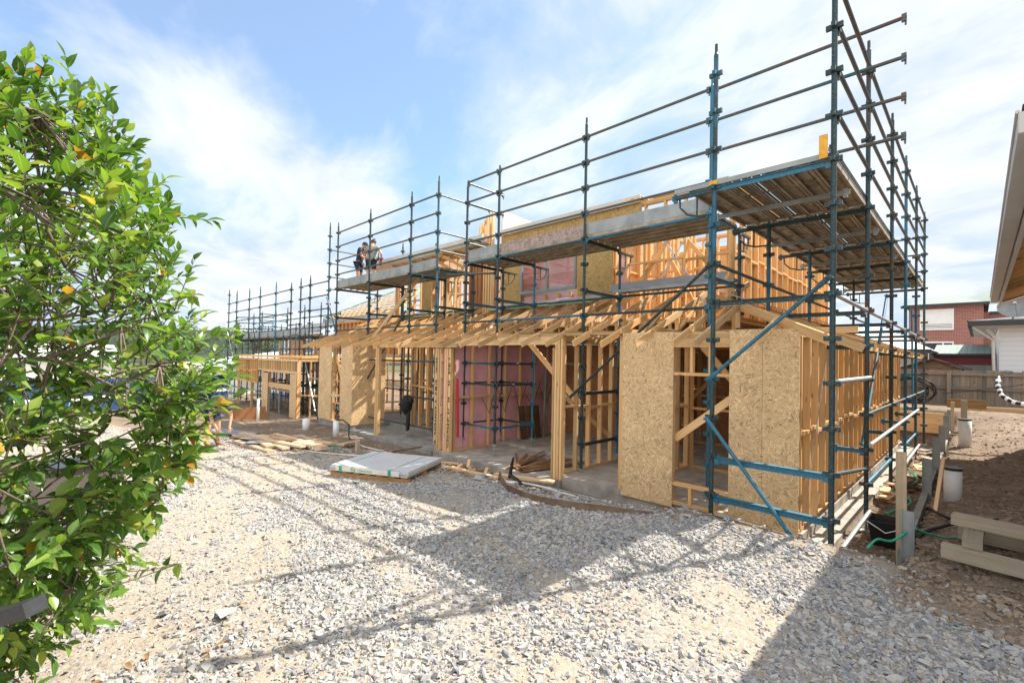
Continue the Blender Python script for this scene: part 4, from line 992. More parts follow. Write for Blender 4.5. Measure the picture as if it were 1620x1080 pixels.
    for sd in 'lr':
        pts += [J['hip_' + sd], lerp(J['hip_' + sd], J['kn_' + sd], .78)]; rad += [.108, .085]; n = len(pts); ed += [(0, n - 2), (n - 2, n - 1)]
    garment('shorts', pts, rad, shorts, ed)
    for sd in 'lr':
        a = V(J['an_' + sd]); mb = MB(); mb.tube([a + V((0, 0, .07)), a + V((0, .0, -.01)), a + V((0, .06, -.04)), a + V((0, .15, -.055))], .05, 9, radii=[.05, .055, .052, .04]); mb.build('boot', shoes, root, True)
    h = hd + up * .03 - fw * .012
    ball('hair' if hatkind != 'cap' else 'cap', h + up * .012, .105, hat, root, cut=5, squash=(.92, 1.02, 1.0))
    if hatkind == 'cap':
        mb = MB(); mb.prism(h + fw * .08 + up * .02, h + fw * .19 - up * .002, .13, .012, up=up); mb.build('cap_peak', hat, root)
    elif hatkind == 'bun': ball('hair_bun', h + up * .12 - fw * .03, .045, hat, root)
    elif hatkind == 'long':
        mb = MB(); mb.tube([h - fw * .06, h - fw * .12 - up * .08, h - fw * .10 - up * .2, h - fw * .06 - up * .3], .06, 9, radii=[.085, .09, .075, .03]); mb.build('ponytail', hat, root, True)
    return root
def stand(lean=0.0, arms=None, stoop=0.0):
    c, s = math.cos(lean), math.sin(lean)
    def b(x, y, z): z2 = z - .9; return (x, y * c + z2 * s, .9 + z2 * c - y * s)
    J = dict(pelvis=b(0, 0, .92), spine=b(0, .01, 1.12), chest=b(0, .02, 1.32), neck=b(0, .02, 1.49), head=b(0, .05 + stoop, 1.60 - stoop * .4), sh_l=b(-.19, .02, 1.41), sh_r=b(.19, .02, 1.41),
             hip_l=(-.095, 0, .88), hip_r=(.095, 0, .88), kn_l=(-.12, .05, .48), kn_r=(.12, .03, .48), an_l=(-.13, 0, .085), an_r=(.13, -.02, .085), look=(0, 1, -.25))
    J.update(arms or {}); return J
DZ = G1 + .074
person((-16.0, 8.15, DZ), math.radians(-48), stand(.16, dict(el_l=(-.26, .22, 1.12), wr_l=(-.20, .34, .90), el_r=(.25, .20, 1.12), wr_r=(.14, .42, 1.0), look=(0, 1, -.55)), .04), 'worker in navy cap, dark tee and shorts leaning over on the high platform', 'navy', 'navy', 'navy')
person((-15.2, 8.2, DZ), math.radians(38), stand(.12, dict(el_l=(-.30, .18, 1.14), wr_l=(-.22, .36, .95), el_r=(.36, .02, 1.16), wr_r=(.30, .20, .96), look=(-.2, 1, -.5)), .03), 'worker in grey green tee with tied-up hair standing on the high platform', 'olive', 'navy', 'hair', hatkind='bun')
bend = dict(pelvis=(0, -.12, .86), spine=(0, .08, .95), chest=(0, .27, 1.0), neck=(0, .43, 1.0), head=(0, .53, .95), sh_l=(-.18, .33, 1.0), sh_r=(.18, .33, 1.0), el_l=(-.22, .38, .72), wr_l=(-.15, .48, .5), el_r=(.22, .38, .72), wr_r=(.15, .5, .5), hip_l=(-.095, -.12, .83), hip_r=(.095, -.12, .83), kn_l=(-.11, -.0, .46), kn_r=(.11, .02, .46), an_l=(-.12, -.06, .085), an_r=(.12, -.04, .085), look=(0, .5, -1))
person((-12.9, 3.0, gz(-12.9, 3.0)), math.radians(-80), bend, 'person in blue with auburn hair stooping behind the shrub on the gravel', 'denim', 'denim', 'auburn', 'auburn', hatkind='long')
t = thing('power_drill', (-14.92, 8.42, DZ + .9), 'red cordless drill held by the worker in the grey green tee', 'drill')
mb = MB(); mb.tube([(-15.0, 8.42, DZ + .98), (-14.9, 8.44, DZ + .98), (-14.8, 8.46, DZ + .98)], .035, 8, radii=[.035, .04, .015]); mb.build('drill_body', 'red_cloth', t)
mb = MB(); mb.prism((-14.95, 8.42, DZ + .95), (-14.97, 8.42, DZ + .82), .03, .045); mb.build('handle', 'red_cloth', t); mb = MB(); mb.box(-15.02, -14.92, 8.38, 8.46, DZ + .76, DZ + .82); mb.build('battery', 'black', t)
# ------------------------------------------------------------------ loose things on site
def single(mb, name, mat, label, cat, group=None, smooth=False):
    return tag(mb.build(name, mat, smooth=smooth), label, cat, group)
# pallet with cement sheets
PX, PY, PR = -7.45, 4.45, math.radians(27)
pz = gz(PX, PY) - .03
def loc(u, v, z): return (PX + u * math.cos(PR) - v * math.sin(PR), PY + u * math.sin(PR) + v * math.cos(PR), pz + z)
p = thing('pallet', (PX, PY, pz), 'low wooden pallet under the stack of grey cement sheets', 'pallet')
mb = MB()
for v in (-.56, 0, .56): mb.prism(loc(-.74, v, .05), loc(.74, v, .05), .09, .1)
mb.build('bearer', 'pallet_wood', p)
for k in range(7): mb = MB(); u = -.68 + k * .226; mb.prism(loc(u, -.62, .112), loc(u, .62, .112), .1, .02); mb.build('slat', 'pallet_wood', p)
st = thing('cement_sheet_stack', (PX, PY, pz + .125), 'stack of pale grey cement sheets with green straps lying on a pallet', 'building sheets')
for k in range(4):
    mb = MB(); z = .137 + k * .0245; j = .012 * math.sin(k * 2.3); o = .02 * k - .04
    mb.prism(loc(-.74 + o * .6, j, z), loc(.74 + o * .6 + (.02 if k < 3 else 0), j, z), 1.22, .0225); mb.build('sheet', 'board', st)
mb = MB(); mb.prism(loc(-.62, -.632, .175), loc(.60, -.632, .175), .004, .085, up=(0, 0, 1)); mb.build('end_wrap', 'board_edge', st)
for u in (-.52, .42):
    mb = MB(); mb.prism(loc(u, -.64, .125), loc(u, -.64, .226), .05, .004, up=(math.sin(PR), -math.cos(PR), 0)); mb.prism(loc(u, -.64, .2245), loc(u, .63, .2245), .014, .002); mb.build('strap', 'green_plastic', st)
def text_mesh(s, size, name, mat, parent, mtx):
    cu = bpy.data.curves.new(name, 'FONT'); cu.body = s; cu.size = size; cu.extrude = .001
    ob = bpy.data.objects.new(name, cu); COL.objects.link(ob); bpy.context.view_layer.update()
    me = bpy.data.meshes.new_from_object(ob.evaluated_get(bpy.context.evaluated_depsgraph_get())); bpy.data.objects.remove(ob)
    me.transform(mtx); o = V(ORG[parent.name]); me.transform(Matrix.Translation(-o)); me.materials.clear(); me.materials.append(M[mat])
    ob = bpy.data.objects.new(name, me); COL.objects.link(ob); ob.parent = parent; return ob
def face_mtx(u, z):
    x = V((math.cos(PR), math.sin(PR), 0)); y = V((0, 0, 1)); n = x.cross(y)
    m = Matrix((x, y, n)).transposed().to_4x4(); m.translation = V(loc(u, -.6365, z)); return m
text_mesh('rowerson', .07, 'printed_word', 'green_print', st, face_mtx(-.18, .152)); text_mesh('W', .06, 'printed_mark', 'green_print', st, face_mtx(-.305, .152))
mb = MB()
mb.tube([loc(-.275 + .042 * math.cos(a), -.637, .177 + .042 * math.sin(a)) for a in [k * math.pi / 8 for k in range(17)]], .005, 5); mb.build('printed_ring', 'green_print', st)
mb = MB(); mb.tube([loc(-.75, -.72, -.0), loc(-.6, -.8, .02), loc(-.4, -.74, .015), (loc(-.5, -.68, .01)), loc(-.72, -.76, .01)], .012, 6)
single(mb, 'plastic_strap', 'green_plastic', 'tangle of green strapping on the gravel beside the pallet', 'strap')

# timber offcuts on the dirt (left)
G_OFF = 'timber lengths dumped on the dirt'
offs = [((-14.2, 4.45), (-11.6, 5.05)), ((-14.4, 4.2), (-10.9, 3.95)), ((-13.9, 3.75), (-11.0, 4.15)), ((-13.5, 4.6), (-10.8, 4.5)), ((-13.2, 3.55), (-10.95, 3.65)), ((-14.0, 4.9), (-12.0, 4.7)), ((-12.8, 4.3), (-10.9, 5.0)), ((-14.1, 3.95), (-12.4, 4.1)), ((-12.4, 3.5), (-11.2, 4.6)), ((-13.9, 4.62), (-12.2, 4.35)), ((-11.5, 5.95), (-10.85, 5.2)), ((-11.3, 4.3), (-10.2, 4.5)), ((-13.6, 5.3), (-11.2, 5.5)), ((-12.9, 5.15), (-11.0, 4.75)), ((-13.4, 4.0), (-11.3, 3.75)), ((-12.6, 3.95), (-10.6, 4.2))]
odd = ['longest pale length at the back of the heap', 'long pale length crossing the whole heap', 'pale length at the front edge of the heap nearest the gravel', 'length angled across the heap towards the pallet', 'short front length beside the white hose', 'length at the back of the heap beside the house pipes', 'length poking right out of the heap towards the porch', 'length on the left of the heap by the grey sheet', 'steeply crossed length on top of the heap', 'thin length on top of the heap', 'lone plank lying right of the heap towards the porch', 'short offcut lying between the heap and the pallet', 'outermost length behind the heap by the white pipe stubs', 'length behind the heap slanting towards the pallet', 'length under the steeply crossed one at the front', 'middle length of the heap pointing at the pallet']
for k, (a, b) in enumerate(offs):
    mb = MB(); za, zb = gz(*a) + .03 + .03 * (k % 4), gz(*b) + .03 + .03 * (k % 4)
    mb.prism((*a, za), (*b, zb), .12 + .03 * (k % 3), .045); single(mb, 'timber_offcut', 'offcut', 'timber offcut, ' + odd[k], 'timber', G_OFF)
mb = MB(); mb.prism((-12.3, 3.55, gz(-12, 3.6) + .1), (-11.9, 4.05, gz(-12, 4) + .1), .35, .012); mb.prism((-12.9, 3.6, gz(-12, 4) + .11), (-12.2, 4.0, gz(-12, 4) + .115), .12, .01); single(mb, 'grey_sheet', 'grey_plate', 'small grey metal sheet lying on the heap of timber lengths', 'sheet')
mb = MB(); mb.prism((-15.3, 3.5, gz(-15, 3.6) + .12), (-14.3, 4.3, gz(-14.4, 4.2) + .05), .6, .02); single(mb, 'grey_sheet', 'grey_plate', 'dark grey flat sheet at the left end of the timber heap', 'sheet')
# upright pipes
def pipe(x, y, r, h, label, cap=True, base=None, group=None, lean=(0, 0)):
    b = gz(x, y) - .08 if base is None else base; mb = MB(); t = thing('drain_pipe', (x, y, b), label, 'pipe', group); tx, ty = x + lean[0], y + lean[1]
    mb.tube([(x, y, b), (tx, ty, b + h + .08)], r, 18); mb.build('pipe_body', 'pvc', t, True)
    if cap: m2 = MB(); m2.tube([(tx, ty, b + h + .05), (tx, ty, b + h + .085)], r + .006, 18); m2.build('cap', 'black', t)
    return t
GP = 'white drain risers'
pipe(-.27, 9.17, .10, .45, 'wide white pipe riser with black rim standing in the shaded dirt bank', group=GP)
pipe(-.23, 14.24, .11, .6, 'white pipe riser with dark cap further back on the dirt bank', group=GP)
pipe(-15.2, 6.1, .11, .36, 'short white pipe stub by the left corner of the middle house', False, group=GP); pipe(-13.3, 6.2, .085, .45, 'white pipe stub with black hose before the strand board wall', False, group=GP)
pipe(-18.2, 5.6, .045, .8, 'thin white pipe standing before the brown board', False, group=GP)
mb = MB(); mb.tube([(-13.3, 6.2, -.0), (-13.2, 6.35, .02), (-12.9, 6.4, -.1), (-12.7, 6.3, -.4), (-12.4, 6.2, gz(-12.4, 6.2) + .02)], .02, 7); single(mb, 'black_hose', 'black', 'black hose looping over the white pipe stub', 'hose')
pipe(-2.13, 6.33, .05, .06, 'small dark capped pipe in the gravel at the house corner', True, group=GP)
# brown edging board curving along the gravel
EDGE = [(-5.75, 5.55, .0), (-5.05, 5.02, .01), (-4.55, 4.90, .02), (-4.15, 4.92, .03), (-3.7, 5.05, .04), (-3.28, 5.24, .04), (-2.72, 5.62, .0)]
EP = []
for i in range(len(EDGE) - 1):
    for k in range(4): EP.append(V(EDGE[i]).lerp(V(EDGE[i + 1]), k / 4))
EP.append(V(EDGE[-1])); mb = MB(); lu = 0
for i in range(len(EP) - 1):
    p0, p1 = EP[i], EP[i + 1]; d = (p1 - p0).normalized(); nn = V((d.y, -d.x, 0)); L = (p1 - p0).length
    F0, F1 = p0 + nn * .05 - V((0, 0, .22)), p1 + nn * .05 - V((0, 0, .22)); B0, B1 = p0 - nn * .014, p1 - nn * .014
    mb.face([F0, F1, p1, p0], [(lu, 0), (lu + L, 0), (lu + L, .2), (lu, .2)]); mb.face([p0, p1, B1, B0], [(lu, .2), (lu + L, .2), (lu + L, .22), (lu, .22)]); mb.face([B0, B1, F1 - nn * .014, F0 - nn * .014], [(lu, .2), (lu + L, .2), (lu + L, 0), (lu, 0)]); lu += L
single(mb, 'edging_board', 'edge_wood', 'curved dark brown edging board holding back the gravel before the porch', 'edging')
mb = MB(); mb.prism((-6.55, 6.2, -.30), (-5.45, 6.62, -.30), .16, .035); single(mb, 'plank', 'offcut', 'pale plank leaning along the garage threshold beside the pier', 'timber')
# hoses and conduits
def hose(pts, r, mat, name, label, cat='hose'):
    P = []
    for i in range(len(pts) - 1):
        for k in range(6):
            t = k / 6; p0 = V((*pts[max(i - 1, 0)],)); p1 = V((*pts[i],)); p2 = V((*pts[i + 1],)); p3 = V((*pts[min(i + 2, len(pts) - 1)],))
            q = .5 * ((2 * p1) + (p2 - p0) * t + (2 * p0 - 5 * p1 + 4 * p2 - p3) * t * t + (3 * p1 - p0 - 3 * p2 + p3) * t ** 3)
            P.append(q)
    P.append(V((*pts[-1],))); P = [(q.x, q.y, gz(q.x, q.y) + r + (q.z if len(q) > 2 else 0)) for q in [V((q[0], q[1], q[2] if len(q) > 2 else 0)) for q in P]]
    mb = MB(); mb.tube(P, r, 7); return single(mb, name, mat, label, cat, smooth=True)
Z3 = lambda L: [(a, b, c if c else 0.0) for a, b, c in [(*q, 0.0) if len(q) == 2 else q for q in L]]
hose(Z3([(-13.6, 3.3), (-11.6, 4.0), (-10.2, 4.4), (-9.0, 4.85), (-8.2, 5.1)]), .014, 'white_hose', 'hose', 'long pale hose along the edge of the timber heap on the gravel')
hose(Z3([(-12.2, 6.35), (-11.2, 5.9), (-10.4, 5.9), (-9.6, 5.85), (-8.9, 5.9), (-7.9, 5.85), (-6.9, 5.75), (-6.0, 5.7), (-5.2, 5.75, .1), (-4.5, 5.9, .12), (-3.9, 6.2, .08)]), .018, 'white_hose', 'hose', 'long white hose winding past the porch and garage')
hose(Z3([(-9.2, 5.3), (-8.4, 5.6), (-7.4, 5.9), (-6.7, 5.85), (-6.2, 6.1)]), .016, 'green_plastic', 'hose', 'green hose on the dirt behind the pallet')
hose(Z3([(-12.9, 5.0), (-12.2, 4.6), (-11.5, 5.3), (-11.0, 4.9), (-10.4, 5.1)]), .012, 'green_plastic', 'plastic_strap', 'thin green strapping across the timber heap', 'strap')
hose(Z3([(-5.2, 6.0, .1), (-4.6, 6.3, .05), (-4.2, 6.1, .08), (-4.5, 5.85, .1), (-4.05, 6.3, .1)]), .012, 'green_plastic', 'plastic_strap', 'green strapping beside the grey conduits by the porch', 'strap')
for k in range(3):
    mb = MB(); mb.tube([(-5.3 + .04 * k, 6.0 + .09 * k, gz(-5.2, 6.1) + .12 + .03 * k), (-3.95 + .1 * k, 6.22 + .07 * k, gz(-4, 6.4) + .15)], .016, 8)
    single(mb, 'conduit', 'galv_dull', ('grey conduit nearest the gravel in the porch bundle', 'middle grey conduit in the porch bundle', 'grey conduit nearest the slab in the porch bundle')[k], 'conduit', 'grey conduits by the porch')
# rubbish by the garage and wraps
mb = MB(); rr = random.Random(11)
for k in range(9): x, y = -7.4 + rr.uniform(-.3, .3), 6.3 + rr.uniform(-.25, .25); mb.prism((x, y, gz(x, y) + .02 + .03 * rr.random()), (x + rr.uniform(-.2, .2), y + rr.uniform(-.2, .2), gz(x, y) + .05 + .1 * rr.random()), .06, .03)
single(mb, 'offcut_heap', 'pine_pale', 'small heap of wood scraps at the garage threshold', 'scraps')
mb = MB(); mb.tube([(-5.75, 5.8, -.15), (-5.72, 5.82, .1), (-5.66, 5.8, .22)], .02, 6, radii=[.035, .025, .015]); mb.tube([(-5.75, 5.8, -.1), (-5.5, 5.75, -.14), (-5.35, 5.7, -.18)], .03, 6)
single(mb, 'black_cloth', 'black', 'crumpled black plastic at the end of the brown edging board', 'plastic')
for k, (x, y, c) in enumerate(((-10.2, 5.9, 'white crumpled wrapper on the dirt by the porch'), (-4.0, 1.05, 'white torn paper on the gravel near the shrub'))):
    mb = MB(); z = gz(x, y) + .03; mb.face([(x - .09, y - .05, z), (x + .10, y - .06, z + .02), (x + .07, y + .05, z + .03), (x - .05, y + .06, z - .005)], mi=0); mb.face([(x + .07, y + .05, z + .025), (x + .10, y - .06, z + .015), (x - .09, y - .05, z - .008), (x - .05, y + .06, z - .01)])
    single(mb, 'paper_scrap', 'white', c, 'paper')
t = thing('timber_stake', (-9.65, 5.0, gz(-9.65, 5.0)), 'short pale stake upright in the dirt left of the pallet', 'stake')
mb = MB(); mb.prism((-9.65, 5.0, gz(-9.65, 5.0) - .1), (-9.66, 5.0, gz(-9.65, 5.0) + .27), .09, .07); mb.build('stake_body', 'sleeper', t)
GB = 'timber strips on the dirt right of the pallet'
for k, (a, b, lb) in enumerate((((-6.9, 5.35), (-5.7, 5.5), 'pale timber strip on the dirt right of the pallet, nearest the gravel'), ((-7.3, 5.75), (-6.0, 5.95), 'longest pale timber strip on the dirt behind the pallet'), ((-8.6, 6.2), (-8.1, 6.55), 'short strip angled against the garage slab edge'), ((-6.6, 5.6), (-6.1, 6.2), 'strip lying crosswise before the garage threshold'), ((-9.9, 6.0), (-9.2, 6.35), 'dark strip propped by the printed posts'))):
    mb = MB(); mb.prism((*a, gz(*a) + .04), (*b, gz(*b) + .05 + (.2 if k == 4 else 0)), .07, .03); single(mb, 'timber_strip', ('offcut', 'offcut', 'pine_pale', 'lath', 'edge_wood')[k], lb, 'timber', GB)
rr = random.Random(77); mb = MB()
for k in range(70):
    x = rr.uniform(-10.5, -5.6); y = float(yborder(x)) + .5 + rr.uniform(0, 1.1)
    if y > 6.6: continue
    an = rr.uniform(0, 3.14); L = rr.uniform(.03, .13); mb.prism((x, y, gz(x, y) + .015), (x + L * math.cos(an), y + L * math.sin(an), gz(x, y) + .02), rr.uniform(.015, .05), .012)
o = mb.build('wood_chips', 'offcut'); tag(o, 'small wood chips and scraps littering the dirt before the garage', 'wood chips', kind='stuff')
# laths on the garage floor
rr = random.Random(2)
GL = 'brown laths on the garage floor'
for k in range(20):
    t_ = k / 19; a = (-6.75 + .35 * t_ + rr.uniform(-.12, .12), 6.70 + rr.uniform(0, .25), -.31 + .016 * (k % 4)); b = (-7.6 + 1.7 * t_ + rr.uniform(-.1, .1), 8.25 + rr.uniform(-.35, .25), -.31 + .016 * (k % 4))
    mb = MB(); mb.prism(a, b, .055, .014); single(mb, 'lath', 'lath', 'thin brown lath fanned out on the garage floor behind the pier', 'lath', GL)
# leaning frame and sheets in the garage
t = thing('door_frame', (-8.6, 10.8, -.335), 'tall grey frame leaning in the shade at the back of the garage', 'door frame')
mb = MB(); mb.prism((-8.7, 10.1, -.33), (-8.8, 10.3, 1.75), .06, .08, up=(0, 1, 0)); mb.prism((-8.0, 10.8, -.33), (-8.1, 11.0, 1.75), .06, .08, up=(0, 1, 0)); mb.build('jamb', 'galv_dull', t); mb = MB(); mb.prism((-8.8, 10.3, 1.78), (-8.1, 11.0, 1.78), .07, .06); mb.build('head', 'galv_dull', t)
for k in range(3):
    mb = MB(); y = 9.3 + .25 * k; mb.prism((-8.7 + .04 * k, y, -.33), (-8.84 + .04 * k, y, .62), .22, .02, up=(1, 0, 0)); single(mb, 'board_offcut', 'edge_wood', ('nearest of three boards leaning on the pink garage wall', 'middle of three boards leaning on the pink garage wall', 'farthest of three boards leaning on the pink garage wall')[k], 'board', 'boards leaning in the garage')
# black jacket on the ledger
mb = MB(); x, y, z = -11.35, 7.36, .80
mb.tube([(x - .02, y, z), (x - .03, y - .03, z - .16), (x - .06, y - .02, z - .38), (x - .05, y, z - .5)], .14, 10, radii=[.10, .17, .15, .07]); mb.tube([(x + .10, y, z - .03), (x + .17, y - .02, z - .12), (x + .15, y - .02, z - .2)], .07, 8, radii=[.05, .09, .04]); mb.tube([(x + .03, y, z - .35), (x + .02, y, z - .75), (x + .03, y, z - .95)], .06, 8, radii=[.06, .055, .03])
single(mb, 'jacket', 'ink', 'black jacket hung over the scaffold rail in the porch', 'jacket', smooth=True)
ledger(Lf, (-10.24, FY, .78), (-11.52, FY, .78), 'steel')

# right-hand strip: retaining posts, sleepers, tub
GH = 'galvanised retaining posts along the path'
H = [(-.53, 6.42, .45, 'nearest galvanised post with a tall timber stake behind it'), (-.56, 9.4, .50, 'second galvanised post, at the leaning stake'), (-.56, 11.5, .52, 'third galvanised post along the trench edge'), (-.57, 13.6, .5, 'fourth galvanised post along the trench edge'), (-.58, 15.6, .5, 'fifth galvanised post along the trench edge'), (-.58, 17.4, .45, 'farthest galvanised post before the orange sleepers')]
for x, y, h, lb in H:
    b = gz(x + .15, y) - .25; mb = MB(); mb.box(x - .05, x + .05, y - .004, y + .004, b, b + h + .25)
    for s in (-1, 1): mb.box(x + s * .05 - .004, x + s * .05 + .004, y - .03, y + .03, b, b + h + .252)
    single(mb, 'retaining_post', 'galv_dull', lb, 'post', GH)
mb = MB(); mb.prism((-.59, 6.56, -.45), (-.60, 6.58, .98), .09, .045); single(mb, 'timber_stake', 'sleeper', 'tall timber stake standing behind the nearest galvanised post', 'stake')
mb = MB(); mb.prism((-.42, 8.2, -.1), (-.36, 8.95, .62), .10, .04, up=(1, 0, 0)); single(mb, 'timber_stake', 'offcut', 'timber stake leaning over the trench between two galvanised posts', 'stake')
mb = MB(); mb.prism((-.58, 6.45, -.14), (-.58, 18.6, .12), .075, .2); single(mb, 'retaining_sleeper', 'concrete_grey', 'long weathered sleeper lining the edge of the trench', 'sleeper')
GS = 'timber sleepers at the right edge'
def sleeper(a, b, w, h, label): mb = MB(); mb.prism(a, b, w, h); return single(mb, 'timber_sleeper', 'sleeper', label, 'sleeper', GS)
zb = gz(.2, 6.3)
sleeper((-.26, 6.22, zb + .105), (1.2, 6.05, zb + .09), .10, .13, 'lowest front sleeper of the pile at the right edge'); sleeper((-.16, 7.05, zb + .105), (1.3, 6.9, zb + .1), .1, .13, 'lowest rear sleeper of the pile at the right edge')
sleeper((-.20, 6.72, zb + .31), (1.3, 6.52, zb + .30), .16, .10, 'topmost sleeper of the pile at the right edge')
for k, x in enumerate((-.05, .42)): mb = MB(); mb.prism((x, 6.20, zb + .213), (x + .02, 7.05, zb + .213), .14, .08); single(mb, 'spacer_block', 'sleeper', ('left spacer block between the sleepers', 'right spacer block between the sleepers')[k], 'timber block', 'spacers in the sleeper pile')
t = thing('black_tub', (-.86, 8.0, gz(-.86, 8.0)), 'black square plastic tub on the trench floor by the scaffold foot', 'tub')
mb = MB(); x, y, z = -.86, 8.0, gz(-.86, 8.0) + .02
lo = [(x - .15, y - .15, z), (x + .15, y - .15, z), (x + .15, y + .15, z), (x - .15, y + .15, z)]; hi = [(x - .2, y - .2, z + .32), (x + .2, y - .2, z + .32), (x + .2, y + .2, z + .32), (x - .2, y + .2, z + .32)]; inn = [(x - .185, y - .185, z + .32), (x + .185, y - .185, z + .32), (x + .185, y + .185, z + .32), (x - .185, y + .185, z + .32)]
for i in range(4): j = (i + 1) % 4; mb.face([lo[i], lo[j], hi[j], hi[i]]); mb.face([hi[i], hi[j], inn[j], inn[i]]); mb.face([inn[i], inn[j], (lo[j][0], lo[j][1], z + .02), (lo[i][0], lo[i][1], z + .02)])
mb.face([(q[0], q[1], z + .02) for q in lo]); mb.face(lo[::-1]); mb.build('tub_body', 'black', t)
mb = MB(); mb.tube([(x - .2, y - .205, z + .30), (x, y - .25, z + .2), (x + .2, y - .205, z + .30)], .008, 6); mb.build('handle', 'galv', t)
hose(Z3([(-.8, 5.9, .1), (-.72, 6.15, .35), (-.55, 6.4, .30), (-.3, 6.9, .1), (.0, 7.4)]), .012, 'green_plastic', 'hose', 'bright green hose curling round the nearest galvanised post')
hose(Z3([(-.55, 7.2), (-.2, 7.6, .05), (.1, 7.5, .03), (.6, 7.25, .02), (1.3, 7.1)]), .02, 'black', 'black_hose', 'black hose snaking behind the sleeper pile')
hose(Z3([(-.5, 8.6), (-.35, 8.0, .04), (-.1, 7.75, .06), (.15, 8.0)]), .018, 'black', 'black_hose', 'black hose round the leaning stake')
# dirt-strip clutter
rr = random.Random(21)
for k in range(5):
    x = -.98 + rr.uniform(-.1, .2); y = 10.5 + k * 1.35; z = gz(x, y); mb = MB()
    for q in range(5): mb.prism((x + rr.uniform(-.2, .2), y + rr.uniform(-.4, .4), z + .04 + .05 * q), (x + rr.uniform(-.2, .2), y + rr.uniform(-.4, .4), z + .05 + .05 * q), .16, .03)
    single(mb, 'scrap_heap', ('offcut', 'lath', 'pine_pale', 'offcut', 'sleeper')[k], ('nearest heap of scraps on the trench floor past the black tub', 'brown heap of scraps second along the trench', 'pale heap of scraps midway along the trench', 'heap of scraps fourth along the trench', 'farthest greenish heap of scraps in the trench')[k], 'scraps', 'scrap heaps in the trench')
hose(Z3([(-1.0, 9.2, .1), (-.8, 10.2, .12), (-1.1, 11, .1), (-.85, 12, .14), (-1.05, 13.2, .1)]), .02, 'green_plastic', 'plastic_strap', 'green strapping strewn along the trench floor', 'strap')
mb = MB(); rr = random.Random(31)
for k in range(3):
    x, y = -.95 + .1 * k, 16.9 + .5 * k; z = gz(x, y); mb.prism((x, y, z + .06), (x + .3, y + .25, z + .08), .2, .1)
single(mb, 'green_bag', 'green_plastic', 'bright green plastic bags before the orange sleepers', 'bag')
# retaining wall of new sleepers at the back and the stakes on top
t = thing('sleeper_wall', (-1.5, 19.0, .0), 'low wall of new orange timber sleepers at the end of the side path', 'retaining wall')
for k in range(3): mb = MB(); mb.prism((-5.5, 19.0, .02 + .203 * k), (-.75, 19.0, .02 + .203 * k), .075, .2); mb.build('sleeper', 'pine_pale', t)
mb = MB(); mb.prism((-.3, 19.8, .62), (1.9, 19.9, .66), .08, .24); single(mb, 'retaining_sleeper', 'pine_pale', 'new sleeper lying on the sunlit bank below the fence', 'sleeper')
for k, (x, y, h) in enumerate(((-.62, 16.2, .75), (-.50, 16.6, .8), (-.28, 16.3, .85))): mb = MB(); z = gz(x, y); mb.prism((x, y, z - .1), (x, y, z + h), .07 + .05 * (k == 2), .07); single(mb, 'timber_stake', 'sleeper', ('left thin stake of the three set on the bank', 'middle thin stake of the three set on the bank', 'thick right stake of the three set on the bank')[k], 'stake', 'stakes on the bank')
mb = MB(); z = gz(-.3, 17); mb.box(-.62, .12, 17.0, 17.04, z + .55, z + .78); single(mb, 'site_board', 'pallet_wood', 'small brown board fixed across the stakes on the bank', 'board')

# ------------------------------------------------------------------ neighbours
t = thing('paling_fence', (0, 22, .4), 'weathered grey timber paling fence closing the back of the site', 'fence')
rr = random.Random(4); FYY = 22.0
for k in range(62):
    x = -3.6 + k * .1; mb = MB(); mb.prism((x, FYY + .02 * (k % 2), .25), (x + rr.uniform(-.004, .004), FYY + .02 * (k % 2), 1.80 + rr.uniform(-.025, .025)), .104, .016, up=(0, 1, 0)); mb.build('paling', 'palings', t)
for z in (.62, 1.2, 1.68): mb = MB(); mb.prism((-3.7, FYY - .04, z), (2.7, FYY - .04, z), .05, .085); mb.build('rail', 'palings', t)
for x in (-2.9, -.75, 1.6): mb = MB(); mb.prism((x, FYY - .1, .2), (x, FYY - .1, 1.72), .1, .1); mb.build('post', 'palings', t)
o = thing('paling_fence', (-9, 22, .2), 'longer paling fence run hidden behind the frames of the near house', 'fence'); mb = MB()
for k in range(110): x = -15 + k * .103; mb.prism((x, FYY + .3 + .02 * (k % 2), .0), (x, FYY + .3 + .02 * (k % 2), 1.8 + rr.uniform(-.03, .03)), .1, .016, up=(0, 1, 0))
mb.build('paling_row', 'palings', o)
# pipe coil and banded cover on the fence
mb = MB(); P = []
for k in range(120): a = k * .32; r = .50 + .05 * math.sin(k * .37) + .03 * math.sin(k * 1.1); P.append((-1.75 + r * 1.15 * math.cos(a) + .08 * math.sin(k * .05), 21.72 - .012 * (k % 7), 1.08 + r * .85 * math.sin(a)))
mb.tube(P, .018, 6); single(mb, 'pipe_coil', 'black', 'coil of black pipe hung against the paling fence', 'pipe coil', smooth=True)
P = [(.42, 21.6, 1.62), (.40, 21.4, 1.35), (.48, 21.1, 1.05), (.70, 20.9, .88), (1.0, 20.8, .82), (1.5, 20.6, .8)]
mb = MB(); mb.tube(P, .062, 12); single(mb, 'cable_cover', 'banded', 'black and white banded cable cover drooping from the fence', 'cable cover', smooth=True)
mb = MB(); mb.tube([(-.9, 21.7, 1.0), (.3, 21.6, 1.25), (2.2, 21.5, 1.7)], .012, 6); single(mb, 'cable', 'black', 'thin black cable slung along the fence behind the banded cover', 'cable')

